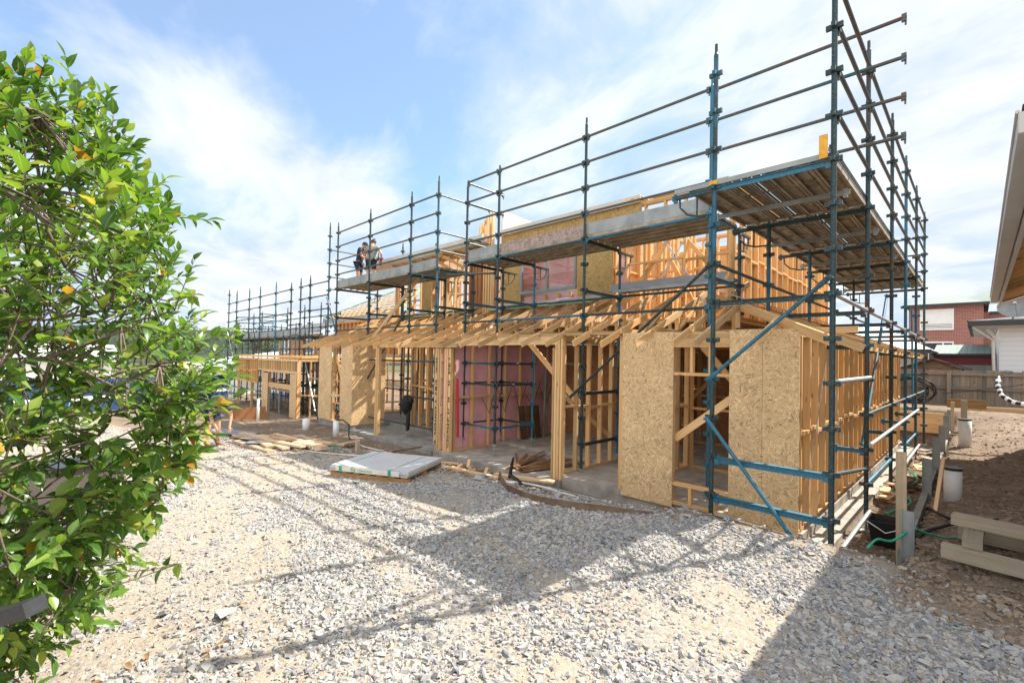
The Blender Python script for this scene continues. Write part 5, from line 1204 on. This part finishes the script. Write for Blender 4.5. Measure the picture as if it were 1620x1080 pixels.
# next-door eave at the right edge
Nb = thing('neighbour_house', (1.6, 10, 0), 'neighbouring house at the right edge showing its white gutter and open timber eave', 'house')
EX, EZ2, E0, E1 = .17, 3.44, 4.30, 15.3
mb = MB(); mb.box(.95, 1.1, 4.6, 14.6, -.3, 3.55); mb.build('wall', 'weatherboard', Nb)
mb = MB(); mb.prism((EX + .05, E0, EZ2 - .01), (EX + .05, E1, EZ2 - .01), .004, .11); mb.prism((EX, E0, EZ2 - .0), (EX, E1, EZ2 - .0), .004, .13); mb.prism((EX + .055, E0, EZ2 - .065), (EX + .055, E1, EZ2 - .065), .115, .004); mb.prism((EX + .115, E0, EZ2), (EX + .115, E1, EZ2), .004, .12); mb.tube([(EX - .004, E0, EZ2 + .07), (EX - .004, E1, EZ2 + .07)], .012, 7); mb.prism((EX + .002, E1, EZ2), (EX + .115, E1, EZ2), .004, .13); mb.prism((EX + .002, E0, EZ2), (EX + .115, E0, EZ2), .004, .13); mb.build('gutter', 'gutter_grey', Nb)
mb = MB(); mb.prism((EX + .14, E0, EZ2 - .06), (EX + .14, E1, EZ2 - .06), .03, .2); mb.build('fascia_board', 'gutter_grey', Nb)
for k in range(20): y = E0 + .1 + k * .605; mb = MB(); mb.prism((EX + .17, y, EZ2 + .02), (3.2, y, EZ2 + 1.1), .045, .1); mb.build('rafter', 'pine_orange', Nb)
mb = MB(); mb.prism((EX + .02, (E0 + E1) / 2, EZ2 + .10), (4.2, (E0 + E1) / 2, EZ2 + 1.62), E1 - E0, .02, up=(0, 0, 1)); mb.build('roof', 'brown_roof', Nb)
mb = MB(); mb.prism((EX + .18, (E0 + E1) / 2, EZ2 + .065), (2.0, (E0 + E1) / 2, EZ2 + .73), E1 - E0 - .02, .012); mb.build('eave_lining', 'pine_orange', Nb)
mb = MB(); mb.prism((EX + .16, E1 - .012, EZ2 + .03), (4, E1 - .012, EZ2 + 1.44), .022, .18, up=(0, 0, 1)); mb.build('barge_board', 'blue_sheet', Nb)
# white weatherboard house with dish
Wh = thing('white_house', (2.5, 28, 0), 'white weatherboard house with dark grey gutter beyond the paling fence', 'house')
mb = MB(); mb.box(.52, 6, 26, 34, 0, 3.46, planar=True); mb.build('wall', 'weatherboard', Wh)
mb = MB(); mb.box(-.32, 6.5, 25.3, 25.42, 3.50, 3.70); mb.box(-.34, -.22, 25.421, 34, 3.50, 3.70); mb.build('gutter', 'dark_alu', Wh)
mb = MB(); mb.box(-.22, 6.4, 25.43, 26, 3.46, 3.5); mb.box(-.22, .51, 26.001, 34, 3.46, 3.5); mb.build('soffit', 'fascia', Wh)
mb = MB(); mb.face([(-.36, 25.3, 3.70), (6.5, 25.3, 3.70), (6.5, 29.5, 4.3), (3.2, 29.5, 4.3)]); mb.face([(-.36, 25.3, 3.70), (3.2, 29.5, 4.3), (-.36, 34, 3.7)]); mb.build('roof', 'grey_roof', Wh)
mb = MB(); mb.tube([(-.2, 25.5, 3.46), (.36, 25.85, 2.95), (.38, 25.88, 1.4)], .05, 8); mb.build('downpipe', 'fascia', Wh)
mb = MB(); mb.prism((.2, 25.9, 3.4), (.5, 25.9, 2.9), .06, .1); mb.build('eave_bracket', 'fascia', Wh)
dsh = thing('satellite_dish', (.98, 25.8, 3.75), 'grey satellite dish on the roof edge of the white weatherboard house', 'satellite dish')
mb = MB(); c = V((1.0, 25.75, 4.22)); nrm = V((-.15, -1, .25)).normalized(); a1 = nrm.cross(V((0, 0, 1))).normalized(); a2 = a1.cross(nrm)
R_ = 6; Sg = 24
for j in range(R_):
    for i in range(Sg):
        Q = []
        for jj, ii in ((j, i), (j + 1, i), (j + 1, i + 1), (j, i + 1)):
            r = jj / R_; th = 2 * math.pi * ii / Sg; Q.append(c + a1 * (.56 * r * math.cos(th)) + a2 * (.42 * r * math.sin(th)) + nrm * (.13 * (r * r - 1)))
        mb.face(Q)
mb.build('dish', 'grey_plate', dsh, True)
mb = MB(); mb.tube([(.85, 25.95, 3.72), (.95, 25.9, 4.0), c - nrm * .13], .03, 8); mb.build('mast', 'galv_dull', dsh); mb = MB(); mb.tube([c - a2 * .4, c + nrm * .6 - a2 * .1], .018, 7); mb.prism(c + nrm * .58 - a2 * .12, c + nrm * .7 - a2 * .08, .07, .07); mb.build('feed_arm', 'galv', dsh)
# brick house
Bk = thing('brick_house', (-1, 44, 0), 'two storey red brick house with a pale green roof and a white shuttered window', 'house')
mb = MB(); mb.box(-3.3, .15, 40, 48, 0, 5.75, planar=True); mb.box(.151, 6, 42, 48, 0, 5.4, planar=True); mb.build('wall', 'brick', Bk)
mb = MB(); mb.face([(-3.6, 39.7, 5.85), (.4, 39.7, 5.80), (-1.6, 43, 6.75)]); mb.face([(-3.6, 39.7, 5.85), (-1.6, 43, 6.75), (-1.6, 48, 6.75), (-3.6, 48, 5.85)]); mb.face([(.4, 39.7, 5.80), (.4, 48, 5.8), (-1.6, 48, 6.75), (-1.6, 43, 6.75)])
mb.face([(-1.7, 42.5, 5.9), (6, 42.5, 5.9), (6, 46, 7.9), (1.6, 46, 7.75)]); mb.face([(-1.7, 42.5, 5.9), (1.6, 46, 7.75), (1.6, 49, 7.75), (-1.7, 49, 5.9)]); mb.build('roof', 'green_roof', Bk)
mb = MB(); mb.box(-3.6, .42, 39.6, 39.7, 5.70, 5.85); mb.box(.4, 6, 41.6, 41.7, 5.2, 5.4); mb.build('gutter', 'dark_alu', Bk)
w = MB()
for a in ((-2.75, -1.15, 4.22, 4.32), (-2.75, -1.15, 5.42, 5.54), (-2.75, -2.68, 4.321, 5.419), (-1.22, -1.15, 4.321, 5.419)): w.box(a[0], a[1], 39.93, 39.998, a[2], a[3])
wf = w.build('window', 'white', Bk); m2 = MB(); m2.box(-2.679, -1.221, 39.95, 39.99, 4.60, 5.418); m2.build('roller_shutter', 'white', wf)
m2 = MB()
for k in range(3): m2.box(-2.679, -1.221, 39.95, 39.99, 4.34 + .09 * k, 4.395 + .09 * k)
m2.build('shutter_slat', 'white', wf); m2 = MB(); m2.box(-2.679, -1.221, 39.991, 39.996, 4.321, 4.6); m2.build('pane', 'dark_alu', wf)
w = MB(); w.box(-2.75, -1.15, 39.93, 39.998, 3.40, 3.5); w.box(-2.75, -1.15, 39.93, 39.998, 2.2, 2.3); w.box(-1.22, -1.15, 39.93, 39.998, 2.301, 3.399); w.box(-2.75, -2.68, 39.93, 39.998, 2.301, 3.399); w.box(-1.68, -1.61, 39.93, 39.998, 2.301, 3.399); wf = w.build('window', 'white', Bk); m2 = MB(); m2.box(-2.679, -1.221, 39.97, 39.99, 2.301, 3.399); m2.build('pane', 'dark_alu', wf)
# shed with green roof and maroon wall, little brown shed, tiled house
Sh = thing('metal_shed', (0, 31, 0), 'long metal shed with pale green roof and maroon wall beyond the fence', 'shed')
mb = MB(); mb.box(-1.55, 2.5, 30, 33, 2.02, 2.46, planar=True); mb.build('wall', 'red_wall', Sh); mb = MB(); mb.box(-1.55, 2.5, 30.01, 33, 0, 2.019, planar=True); mb.build('lower_wall', 'galv_dull', Sh)
mb = MB(); mb.face([(-1.6, 29.8, 2.5), (2.6, 29.8, 2.5), (2.6, 33, 3.05), (-1.6, 33, 3.05)], [(0, 0), (4.2, 0), (4.2, 3), (0, 3)]); mb.build('roof', 'green_roof', Sh); mb = MB(); mb.box(-1.6, 2.6, 29.75, 29.8, 2.43, 2.53); mb.build('gutter', 'dark_alu', Sh)
Sd = thing('garden_shed', (-1.3, 24.5, 0), 'small brown gabled garden shed right behind the paling fence', 'shed')
mb = MB(); mb.box(-2.1, -.45, 24.0, 26, 0, 1.85); mb.build('wall', 'edge_wood', Sd); mb = MB(); mb.prism((-2.35, 24.9, 1.80), (-1.26, 24.9, 2.2), 2.1, .04); mb.prism((-.2, 24.9, 1.82), (-1.26, 24.9, 2.2), 2.1, .04); mb.build('roof', 'brown_roof', Sd)
mb = MB(); mb.face([(-2.1, 23.99, 1.85), (-.45, 23.99, 1.85), (-1.26, 23.99, 2.16)]); mb.build('gable', 'edge_wood', Sd)
Tl = thing('neighbour_house', (-5, 28, 0), 'pale house with a light ribbed roof seen through the side scaffold', 'house')
mb = MB(); mb.box(-9, -1.9, 26.2, 33, 0, 2.6, planar=True); mb.build('wall', 'fascia', Tl); mb = MB(); mb.face([(-9.5, 25.7, 2.6), (-1.4, 25.7, 2.6), (-3.6, 29.5, 3.9), (-9.5, 29.5, 3.9)], [(0, 0), (8, 0), (6, 4), (0, 4)]); mb.face([(-1.4, 25.7, 2.6), (-1.4, 33.4, 2.6), (-3.6, 29.5, 3.9)], [(0, 0), (8, 0), (4, 4)]); mb.build('roof', 'white_roof', Tl); mb = MB(); mb.box(-9.5, -1.4, 25.6, 25.7, 2.48, 2.62); mb.build('gutter', 'dark_alu', Tl)

# left distance: white roofed sheds and blue screened fence
wz = thing('white_shed', (-42, 9, -1), 'long low shed with a glaring white roof behind the far scaffold', 'shed')
mb = MB(); mb.box(-50, -31, 8.6, 16, -1.2, .9, planar=True); mb.build('wall', 'white', wz); mb = MB(); mb.face([(-51, 8.2, .85), (-30.5, 8.2, .85), (-30.5, 17, 2.1), (-51, 17, 2.1)], [(0, 0), (20, 0), (20, 8), (0, 8)]); mb.build('roof', 'white_roof', wz)
wz = thing('white_shed', (-40, -2, -1), 'white shed at the far left glimpsed through the shrub', 'shed')
mb = MB(); mb.box(-48, -38, -6, 3.5, -1.2, 1.3, planar=True); mb.build('wall', 'white', wz); mb = MB(); mb.face([(-37.8, -6.4, 1.25), (-37.8, 3.9, 1.25), (-44, 3.9, 2.3), (-44, -6.4, 2.3)], [(0, 0), (10, 0), (10, 6), (0, 6)]); mb.build('roof', 'white_roof', wz)
bf = thing('screened_fence', (-23.5, 4, -.9), 'fence covered with dark blue shade mesh and a pale band, left of the far house', 'fence')
mb = MB(); A0, A1 = V((-23.0, -1.5, 0)), V((-27.5, 7.0, 0))
for z0, z1, mt in ((-.9, -.05, 'blue_sheet'), (-.045, .12, 'white'), (.125, .8, 'blue_sheet')):
    m2 = MB(); m2.prism(A0 + V((0, 0, (z0 + z1) / 2)), A1 + V((0, 0, (z0 + z1) / 2)), .02, z1 - z0); m2.build('mesh_screen' if mt != 'white' else 'pale_band', mt, bf)
for k in range(5): m2 = MB(); p = A0.lerp(A1, k / 4) + V((.06, .0, 0)); m2.tube([p + V((0, 0, -1)), p + V((0, 0, .9))], .022, 7); m2.build('post', 'galv', bf)
for k in range(2): m2 = MB(); p = A0.lerp(A1, .3 + .4 * k); m2.tube([p + V((.1, 0, .6)), p + V((1.1, -.3, -.85))], .02, 7); m2.build('stay', 'steel_blue', bf)
# dark box on legs behind the shrub and a white bag
tb = thing('site_box', (-6.0, .25, gz(-6, .25)), 'taupe metal site box on slim legs half hidden behind the shrub', 'box')
z = gz(-6, .25); mb = MB(); mb.box(-6.3, -5.8, -.35, .62, z + .55, z + .95); mb.build('box_body', 'taupe', tb)
for x, y in ((-6.25, -.3), (-5.85, -.3), (-6.25, .57), (-5.85, .57)): mb = MB(); mb.prism((x, y, z - .05), (x, y, z + .55), .06, .06); mb.build('leg', 'galv_dull', tb)
mb = MB(); mb.box(-6.32, -5.78, -.37, .64, z + .951, z + .975); mb.build('lid', 'dark_alu', tb)
bg = thing('cement_bag', (-5.3, -.25, gz(-5.3, -.25)), 'white cement bag with a red panel lying under the shrub', 'bag')
z = gz(-5.3, -.25); mb = MB(); mb.tube([(-5.45, -.65, z + .09), (-5.42, -.5, z + .1), (-5.25, .0, z + .1), (-5.2, .15, z + .09)], .15, 12, radii=[.09, .16, .16, .09]); mb.build('bag_body', 'white', bg, True)
mb = MB(); mb.tube([(-5.36, -.32, z + .1), (-5.3, -.14, z + .1)], .163, 12, caps=False); mb.build('red_panel', 'red_plastic', bg, True)
rl = thing('handrail', (-2.4, -.1, .3), 'dark grey flat metal handrail end at the lower left corner', 'railing')
mb = MB(); d = (V((-2.27, .02, 1.035)) - V((-2.75, -.42, 1.0))); mb.prism((-2.95, -.62, .70), (-2.265, .022, 1.035), .075, .05); mb.build('top_rail', 'dark_alu', rl)
mb = MB(); mb.prism((-2.72, -.40, gz(-2.72, -.4) - .1), (-2.72, -.40, .79), .05, .05); mb.build('post', 'dark_alu', rl)

# ------------------------------------------------------------------ planting
LEAF_S = np.array([0, .18, .42, .72, 1.0]); LEAF_W = np.array([.02, .34, .5, .34, .01])
def leaf_geo(pos, d, nrm, L, wid, droop):
    """arrays: pos,d,nrm (n,3); L,wid,droop (n,) -> verts, tris, uv (per vertex)"""
    n = len(pos); d = d / np.linalg.norm(d, axis=1, keepdims=True); s = np.cross(d, nrm); s /= np.linalg.norm(s, axis=1, keepdims=True) + 1e-9; u = np.cross(s, d)
    vs = []; uv = []
    for k, (t, w) in enumerate(zip(LEAF_S, LEAF_W)):
        c = pos + d * (L * t)[:, None] - u * (droop * L * t * t)[:, None]
        for q in (-1, 0, 1):
            vs.append(c + s * (q * w * wid)[:, None] + u * (abs(q) * w * wid * .32)[:, None]); uv.append((t, .5 + q * .5))
    v = np.stack(vs, 1); tri = []
    for k in range(len(LEAF_S) - 1):
        a = k * 3; b = a + 3
        for q in (0, 1): tri += [(a + q, a + q + 1, b + q + 1), (a + q, b + q + 1, b + q)]
    tri = np.array(tri); F = (tri[None] + (np.arange(n) * 15)[:, None, None]).reshape(-1, 3)
    return v.reshape(-1, 3), F, np.tile(np.array(uv), (n, 1))
def leaf_obj(name, arrs, mat, parent):
    v, F, uv = arrs; o = np.array(ORG[parent.name]); me = tri_mesh(name, v - o, F, mat, True)
    l = me.uv_layers.new(name='UVMap'); l.data.foreach_set('uv', uv[F.ravel()].astype(np.float32).ravel())
    ob = bpy.data.objects.new(name, me); COL.objects.link(ob); ob.parent = parent; return ob
def shrub():
    R = np.random.default_rng(19)
    C = np.array((-3.72, -.33, 1.74)); rad = np.array((1.36, 1.25, 1.70))
    base = np.array((-3.95, -.55, gz(-3.95, -.55)))
    t = thing('shrub', tuple(base), 'big glossy green shrub filling the left edge with sunlit leaves', 'shrub')
    hubs = R.normal(0, 1, (260, 3)); hubs /= np.linalg.norm(hubs, axis=1, keepdims=True); hubs *= R.uniform(.25, .88, (260, 1)); hubs = C + hubs * rad
    mb = MB()
    order = np.argsort(np.linalg.norm(hubs - base, axis=1)); hubs = hubs[order]
    for i, h in enumerate(hubs):
        if i >= 26:
            pr = hubs[:i]; q = pr[np.argmin(np.linalg.norm(pr - h, axis=1) + .25 * np.linalg.norm(pr - base, axis=1))]
            mb.tube([tuple(q), tuple((q + h) / 2 + R.normal(0, .025, 3)), tuple(h)], .006, 5, radii=[.0085, .007, .0055]); continue
        m = base + (h - base) * .5 + R.normal(0, .1, 3) + np.array((0, 0, .1)); mb.tube([tuple(base + R.normal(0, .04, 3) * (1, 1, 0) - (0, 0, .1)), tuple(m), tuple(h)], .012, 6, radii=[.018, .011, .005])
    n = 1650; tips = R.normal(0, 1, (n, 3)); tips /= np.linalg.norm(tips, axis=1, keepdims=True)
    lump = .84 + .26 * fbm(tips[:, 0] * 2.6 + 5, tips[:, 1] * 2.6 + tips[:, 2] * 2.1, 88, 3)
    rr_ = np.where(R.random(n) < .72, R.uniform(.86, 1.05, n), R.uniform(.5, .86, n)) * lump
    taper = 1 - .34 * np.clip(-tips[:, 2], 0, 1); tips = C + tips * rad * rr_[:, None] * np.stack([taper, taper, np.ones(n)], 1)
    void = fbm(tips[:, 0] * 1.5 + tips[:, 2] * 1.1, tips[:, 1] * 1.5 - tips[:, 2] * 1.3, 91, 3); keepm = (void > .395 + .05 * np.clip(tips[:, 2] - 2.0, 0, 1.2)) | (np.arange(n) < 28) | (R.random(n) < .16)
    # a few long shoots that break the outline
    axr = np.array((.709, .705, 0)); 
    for k, (a, b, dpt) in enumerate(((-2.32, 1.50, 2.4), (-2.15, 1.28, 2.5), (-2.0, 1.12, 2.35), (-1.86, .92, 2.5), (-1.78, .72, 2.4), (-1.66, .48, 2.45), (-1.60, .20, 2.4), (-1.42, -.12, 2.45), (-1.44, -.2, 2.3), (-1.50, -.42, 2.4), (-1.60, -.6, 2.35), (-1.78, -1.0, 2.3), (-1.95, -1.2, 2.25), (-2.12, -1.32, 2.3), (-2.5, 1.42, 2.45), (-2.05, 1.0, 2.6), (-1.5, -.05, 2.5), (-1.55, .05, 2.35), (-1.5, -.16, 2.35), (-1.46, -.28, 2.45), (-1.56, -.32, 2.3), (-1.55, -.5, 2.4), (-1.42, -.2, 2.5), (-1.62, -.4, 2.5), (-1.6, -.18, 2.3), (-1.7, -.7, 2.4), (-1.85, -.85, 2.3), (-1.9, -1.05, 2.35))):
        tips[k] = np.array((-.705, .709, 0)) * dpt + axr * a + np.array((0, 0, 1.9 + b))
    pos = []; dr = []; nr = []; Ls = []; dp = []
    for i, tp in enumerate(tips):
        if not keepm[i]: continue
        j = np.argmin(np.linalg.norm(hubs - tp, axis=1) + R.uniform(0, .15, len(hubs))); h = hubs[j]
        out = tp - C; out /= np.linalg.norm(out) + 1e-9
        dd = out * .7 + np.array((0, 0, .45)) + R.normal(0, .3, 3); dd /= np.linalg.norm(dd); ln = R.uniform(.22, .38)
        st = tp - dd * ln; mid = st + dd * ln * .5 + R.normal(0, .015, 3)
        mb.tube([tuple(h), tuple((h + st) / 2 + R.normal(0, .03, 3)), tuple(st), tuple(mid), tuple(tp)], .003, 4, radii=[.0055, .0045, .0036, .0028, .0015], caps=False)
        m = int(ln / .026) + 2; ph = R.uniform(0, 6.28)
        e1 = np.cross(dd, (0, 0, 1)); e1 /= np.linalg.norm(e1) + 1e-9; e2 = np.cross(dd, e1)
        for q in range(m):
            f = q / (m - 1); p = st + (tp - st) * f; a = ph + q * 2.4
            side = e1 * math.cos(a) + e2 * math.sin(a); spread = 1.0 - .55 * f
            ld = dd * (.55 + .6 * f) + side * spread + np.array((0, 0, -.05)); pos.append(p); dr.append(ld); u = np.array((0, 0, 1.0)) * .8 + dd * .4 + R.normal(0, .25, 3); nr.append(u)
            Ls.append(np.clip(R.normal(.094, .021), .045, .135) * (1 - .3 * f)); dp.append(R.uniform(.08, .5))
    pos = np.array(pos); dr = np.array(dr); nr = np.array(nr); Ls = np.array(Ls); dp = np.array(dp)
    mb.build('branches', 'bark', t, True)
    leaf_obj('foliage', leaf_geo(pos, dr, nr, Ls, Ls * R.uniform(.44, .58, len(Ls)), dp), 'leaf', t)
shrub()
def tree(x, y, h, r, label, seed, n=900, group=None):
    R = np.random.default_rng(seed); z = gz(x, y); t = thing('tree', (x, y, z), label, 'tree', group)
    mb = MB(); mb.tube([(x, y, z - .2), (x + .1, y, z + h * .35), (x, y + .1, z + h * .6)], .2, 8, radii=[.04 * h, .028 * h, .015 * h])
    cl = R.normal(0, 1, (16, 3)); cl /= np.linalg.norm(cl, axis=1, keepdims=True); cl = np.array((x, y, z + h * .66)) + cl * np.array((r, r, h * .32)) * R.uniform(.35, .8, (16, 1))
    for c in cl: mb.tube([(x, y, z + h * .4), tuple(c)], .03, 5, radii=[.014 * h, .004 * h])
    mb.build('trunk', 'bark', t, True)
    k = R.integers(0, 16, n); p = cl[k] + R.normal(0, 1, (n, 3)) * np.array((r, r, h * .3)) * .27
    L = R.uniform(.18, .34, n) * (h / 6)
    leaf_obj('crown', leaf_geo(p, R.normal(0, 1, (n, 3)), R.normal(0, .6, (n, 3)) + (0, 0, 1), L, L * .6, R.uniform(0, .4, n)), 'leaf_far', t)
R0 = np.random.default_rng(3)
tree(-11.5, 38, 6.5, 2.2, 'distant leafy tree glimpsed under the side scaffold platform', 50)
GT = 'trees on the far slope'
names = ['nearest', 'second', 'third', 'fourth', 'fifth', 'sixth', 'seventh', 'eighth']
spots = [(-62, 26, 5), (-66, 20, 6), (-58, 32, 6), (-70, 14, 5.5), (-56, 38, 5), (-75, 24, 6), (-64, 8, 5.5), (-52, 42, 6)]
for k, (x, y, h) in enumerate(spots): tree(x, y, h, h * .5, 'dark green far slope tree behind the left scaffold, %s from the left of its row' % names[sorted(range(8), key=lambda q: math.atan2(spots[q][1], -spots[q][0])).index(k)], 60 + k, 700, GT)
# leaf litter
R1 = np.random.default_rng(8); k = 12; px = R1.uniform(-4.2, -2.5, k); py = R1.uniform(.1, 1.3, k)
for i in range(3): pass
pz_ = ground(px, py) + .03
arr = leaf_geo(np.stack([px, py, pz_], 1), R1.normal(0, 1, (k, 3)) * (1, 1, .15), R1.normal(0, .2, (k, 3)) + (0, 0, 1), np.full(k, .07), np.full(k, .03), R1.uniform(-.1, .3, k))
me = tri_mesh('leaf_litter', arr[0], arr[1], 'leaf_litter', True); o = bpy.data.objects.new('leaf_litter', me); COL.objects.link(o); tag(o, 'dry brown leaves scattered on the dust beneath the shrub', 'leaf litter', kind='stuff')

# ------------------------------------------------------------------ sky, sun, camera
SUN = V((-1.4, -3.3, -4.17)).normalized()
ELEV = math.asin(-SUN.z); AZ = math.atan2(-SUN.x, -SUN.y)
w = bpy.data.worlds.new('World'); sc.world = w; w.use_nodes = True; g = G(w.node_tree)
sky = g.n('ShaderNodeTexSky', {'sky_type': 'NISHITA', 'sun_disc': False, 'sun_elevation': ELEV, 'sun_rotation': AZ, 'air_density': 1.0, 'dust_density': .35, 'ozone_density': 2.0, 'altitude': 100})
dirv = g.n('ShaderNodeTexCoord').outputs['Generated']
sep = g.n('ShaderNodeSeparateXYZ', Vector=dirv)
zc = g.math('ADD', g.math('MAXIMUM', sep.outputs[2], 0.0), .22)
pc = g.n('ShaderNodeCombineXYZ', X=g.math('DIVIDE', sep.outputs[0], zc), Y=g.math('DIVIDE', sep.outputs[1], zc)).outputs[0]
pc2 = g.mapv(pc, (1.0, 1.0, 1), (CLX, CLY, 0), (0, 0, math.radians(20)))
n1 = g.noise(g.mapv(pc2, (.55, .95, 1)), 1.0, 9, .56, .3); n2 = g.noise(g.mapv(pc2, (2.0, 3.1, 1)), 1.0, 8, .60, .35)
rgt = g.n('ShaderNodeVectorMath', {'operation': 'DOT_PRODUCT'}, i0=dirv, i1=(.709, .705, 0.0)).outputs['Value']
cov = g.math('ADD', g.math('MULTIPLY', n1, .50), g.math('MULTIPLY', n2, .50))
for (dx, dy, dz), k, amp in (((-.806, .292, .515), 60, -.11), ((-.949, .204, .238), 160, -.13), ((-.771, .493, .403), 90, -.10), ((-.435, .724, .535), 60, -.03), ((-.911, -.033, .412), 150, -.10), ((-.903, .335, .271), 220, -.10), ((.006, .945, .326), 300, -.07),
        ((-.943, -.007, .332), 120, .10), ((-.902, .237, .362), 120, .20), ((-.86, .399, .319), 200, .20), ((-.943, .296, .152), 90, .14), ((-.215, .829, .517), 14, .02), ((0, .966, .26), 25, .03), ((-.3, .93, .2), 16, .02)):
    dt = g.math('MAXIMUM', g.n('ShaderNodeVectorMath', {'operation': 'DOT_PRODUCT'}, i0=dirv, i1=(dx, dy, dz)).outputs['Value'], 0.0)
    cov = g.math('ADD', cov, g.math('MULTIPLY', g.math('POWER', dt, float(k)), amp))
cf = g.ramp(cov, [(.40, 0.0), (.49, .35), (.56, .75), (.68, 1.0)])
skyc = g.mix(1.0, g.mix(1.0, sky.outputs[0], SKYT, 'MULTIPLY'), (1.22, 1.82, 2.6), 'DARKEN')
shade = g.ramp(n2, [(.35, .86), (.6, 1.0)])
cloud = g.mix(1.0, (CLB * .97, CLB, CLB * 1.04), shade, 'MULTIPLY')
veil = g.mix(.27, skyc, (CLB * .8, CLB * .82, CLB * .86))
col = g.mix(cf, veil, cloud)
# unseen bright cloud added behind the camera to fill the shaded side
rear_dot = g.n('ShaderNodeVectorMath', {'operation': 'DOT_PRODUCT'}, i0=dirv, i1=(.64, -.60, .48)).outputs['Value']
bank = g.ramp(g.math('ADD', rear_dot, g.math('MULTIPLY', g.math('SUBTRACT', n2, .5), .5)), [(.30, 0.0), (.55, 1.0)])
col = g.mix(bank, col, (SKY_FILL, SKY_FILL * 1.0, SKY_FILL * 1.0))
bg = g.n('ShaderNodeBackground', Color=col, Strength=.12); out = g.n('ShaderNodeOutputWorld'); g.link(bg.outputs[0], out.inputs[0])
sl = bpy.data.lights.new('sun', 'SUN'); sl.energy = SUN_E; sl.angle = math.radians(.53); sl.color = (1.0, .93, .82)
so = bpy.data.objects.new('sun', sl); COL.objects.link(so); so.rotation_euler = SUN.to_track_quat('-Z', 'Y').to_euler(); so.location = (20, 40, 50)

cam = bpy.data.cameras.new('camera'); co = bpy.data.objects.new('camera', cam); COL.objects.link(co)
cam.sensor_width = 36; cam.lens = 36 * 746.46 / 1620; cam.shift_y = 13.92 / 1620; cam.clip_start = .05; cam.clip_end = 3000
yaw, pit, rol = math.radians(44.775), math.radians(1.014), math.radians(1.1217)
Fv = V((-math.sin(yaw) * math.cos(pit), math.cos(yaw) * math.cos(pit), math.sin(pit))); Rv = V((math.cos(yaw), math.sin(yaw), 0)); Uv = Rv.cross(Fv)
c_, s_ = math.cos(rol), math.sin(rol); R2 = Rv * c_ + Uv * s_; U2 = Uv * c_ - Rv * s_
co.matrix_world = Matrix(((R2.x, U2.x, -Fv.x, 0), (R2.y, U2.y, -Fv.y, 0), (R2.z, U2.z, -Fv.z, 1.90), (0, 0, 0, 1)))
sc.camera = co
sc.view_settings.view_transform = 'Standard'; sc.view_settings.look = 'None'; sc.view_settings.gamma = 1; sc.view_settings.exposure = EXPO
sc.cycles.max_bounces = 8; sc.cycles.transparent_max_bounces = 16
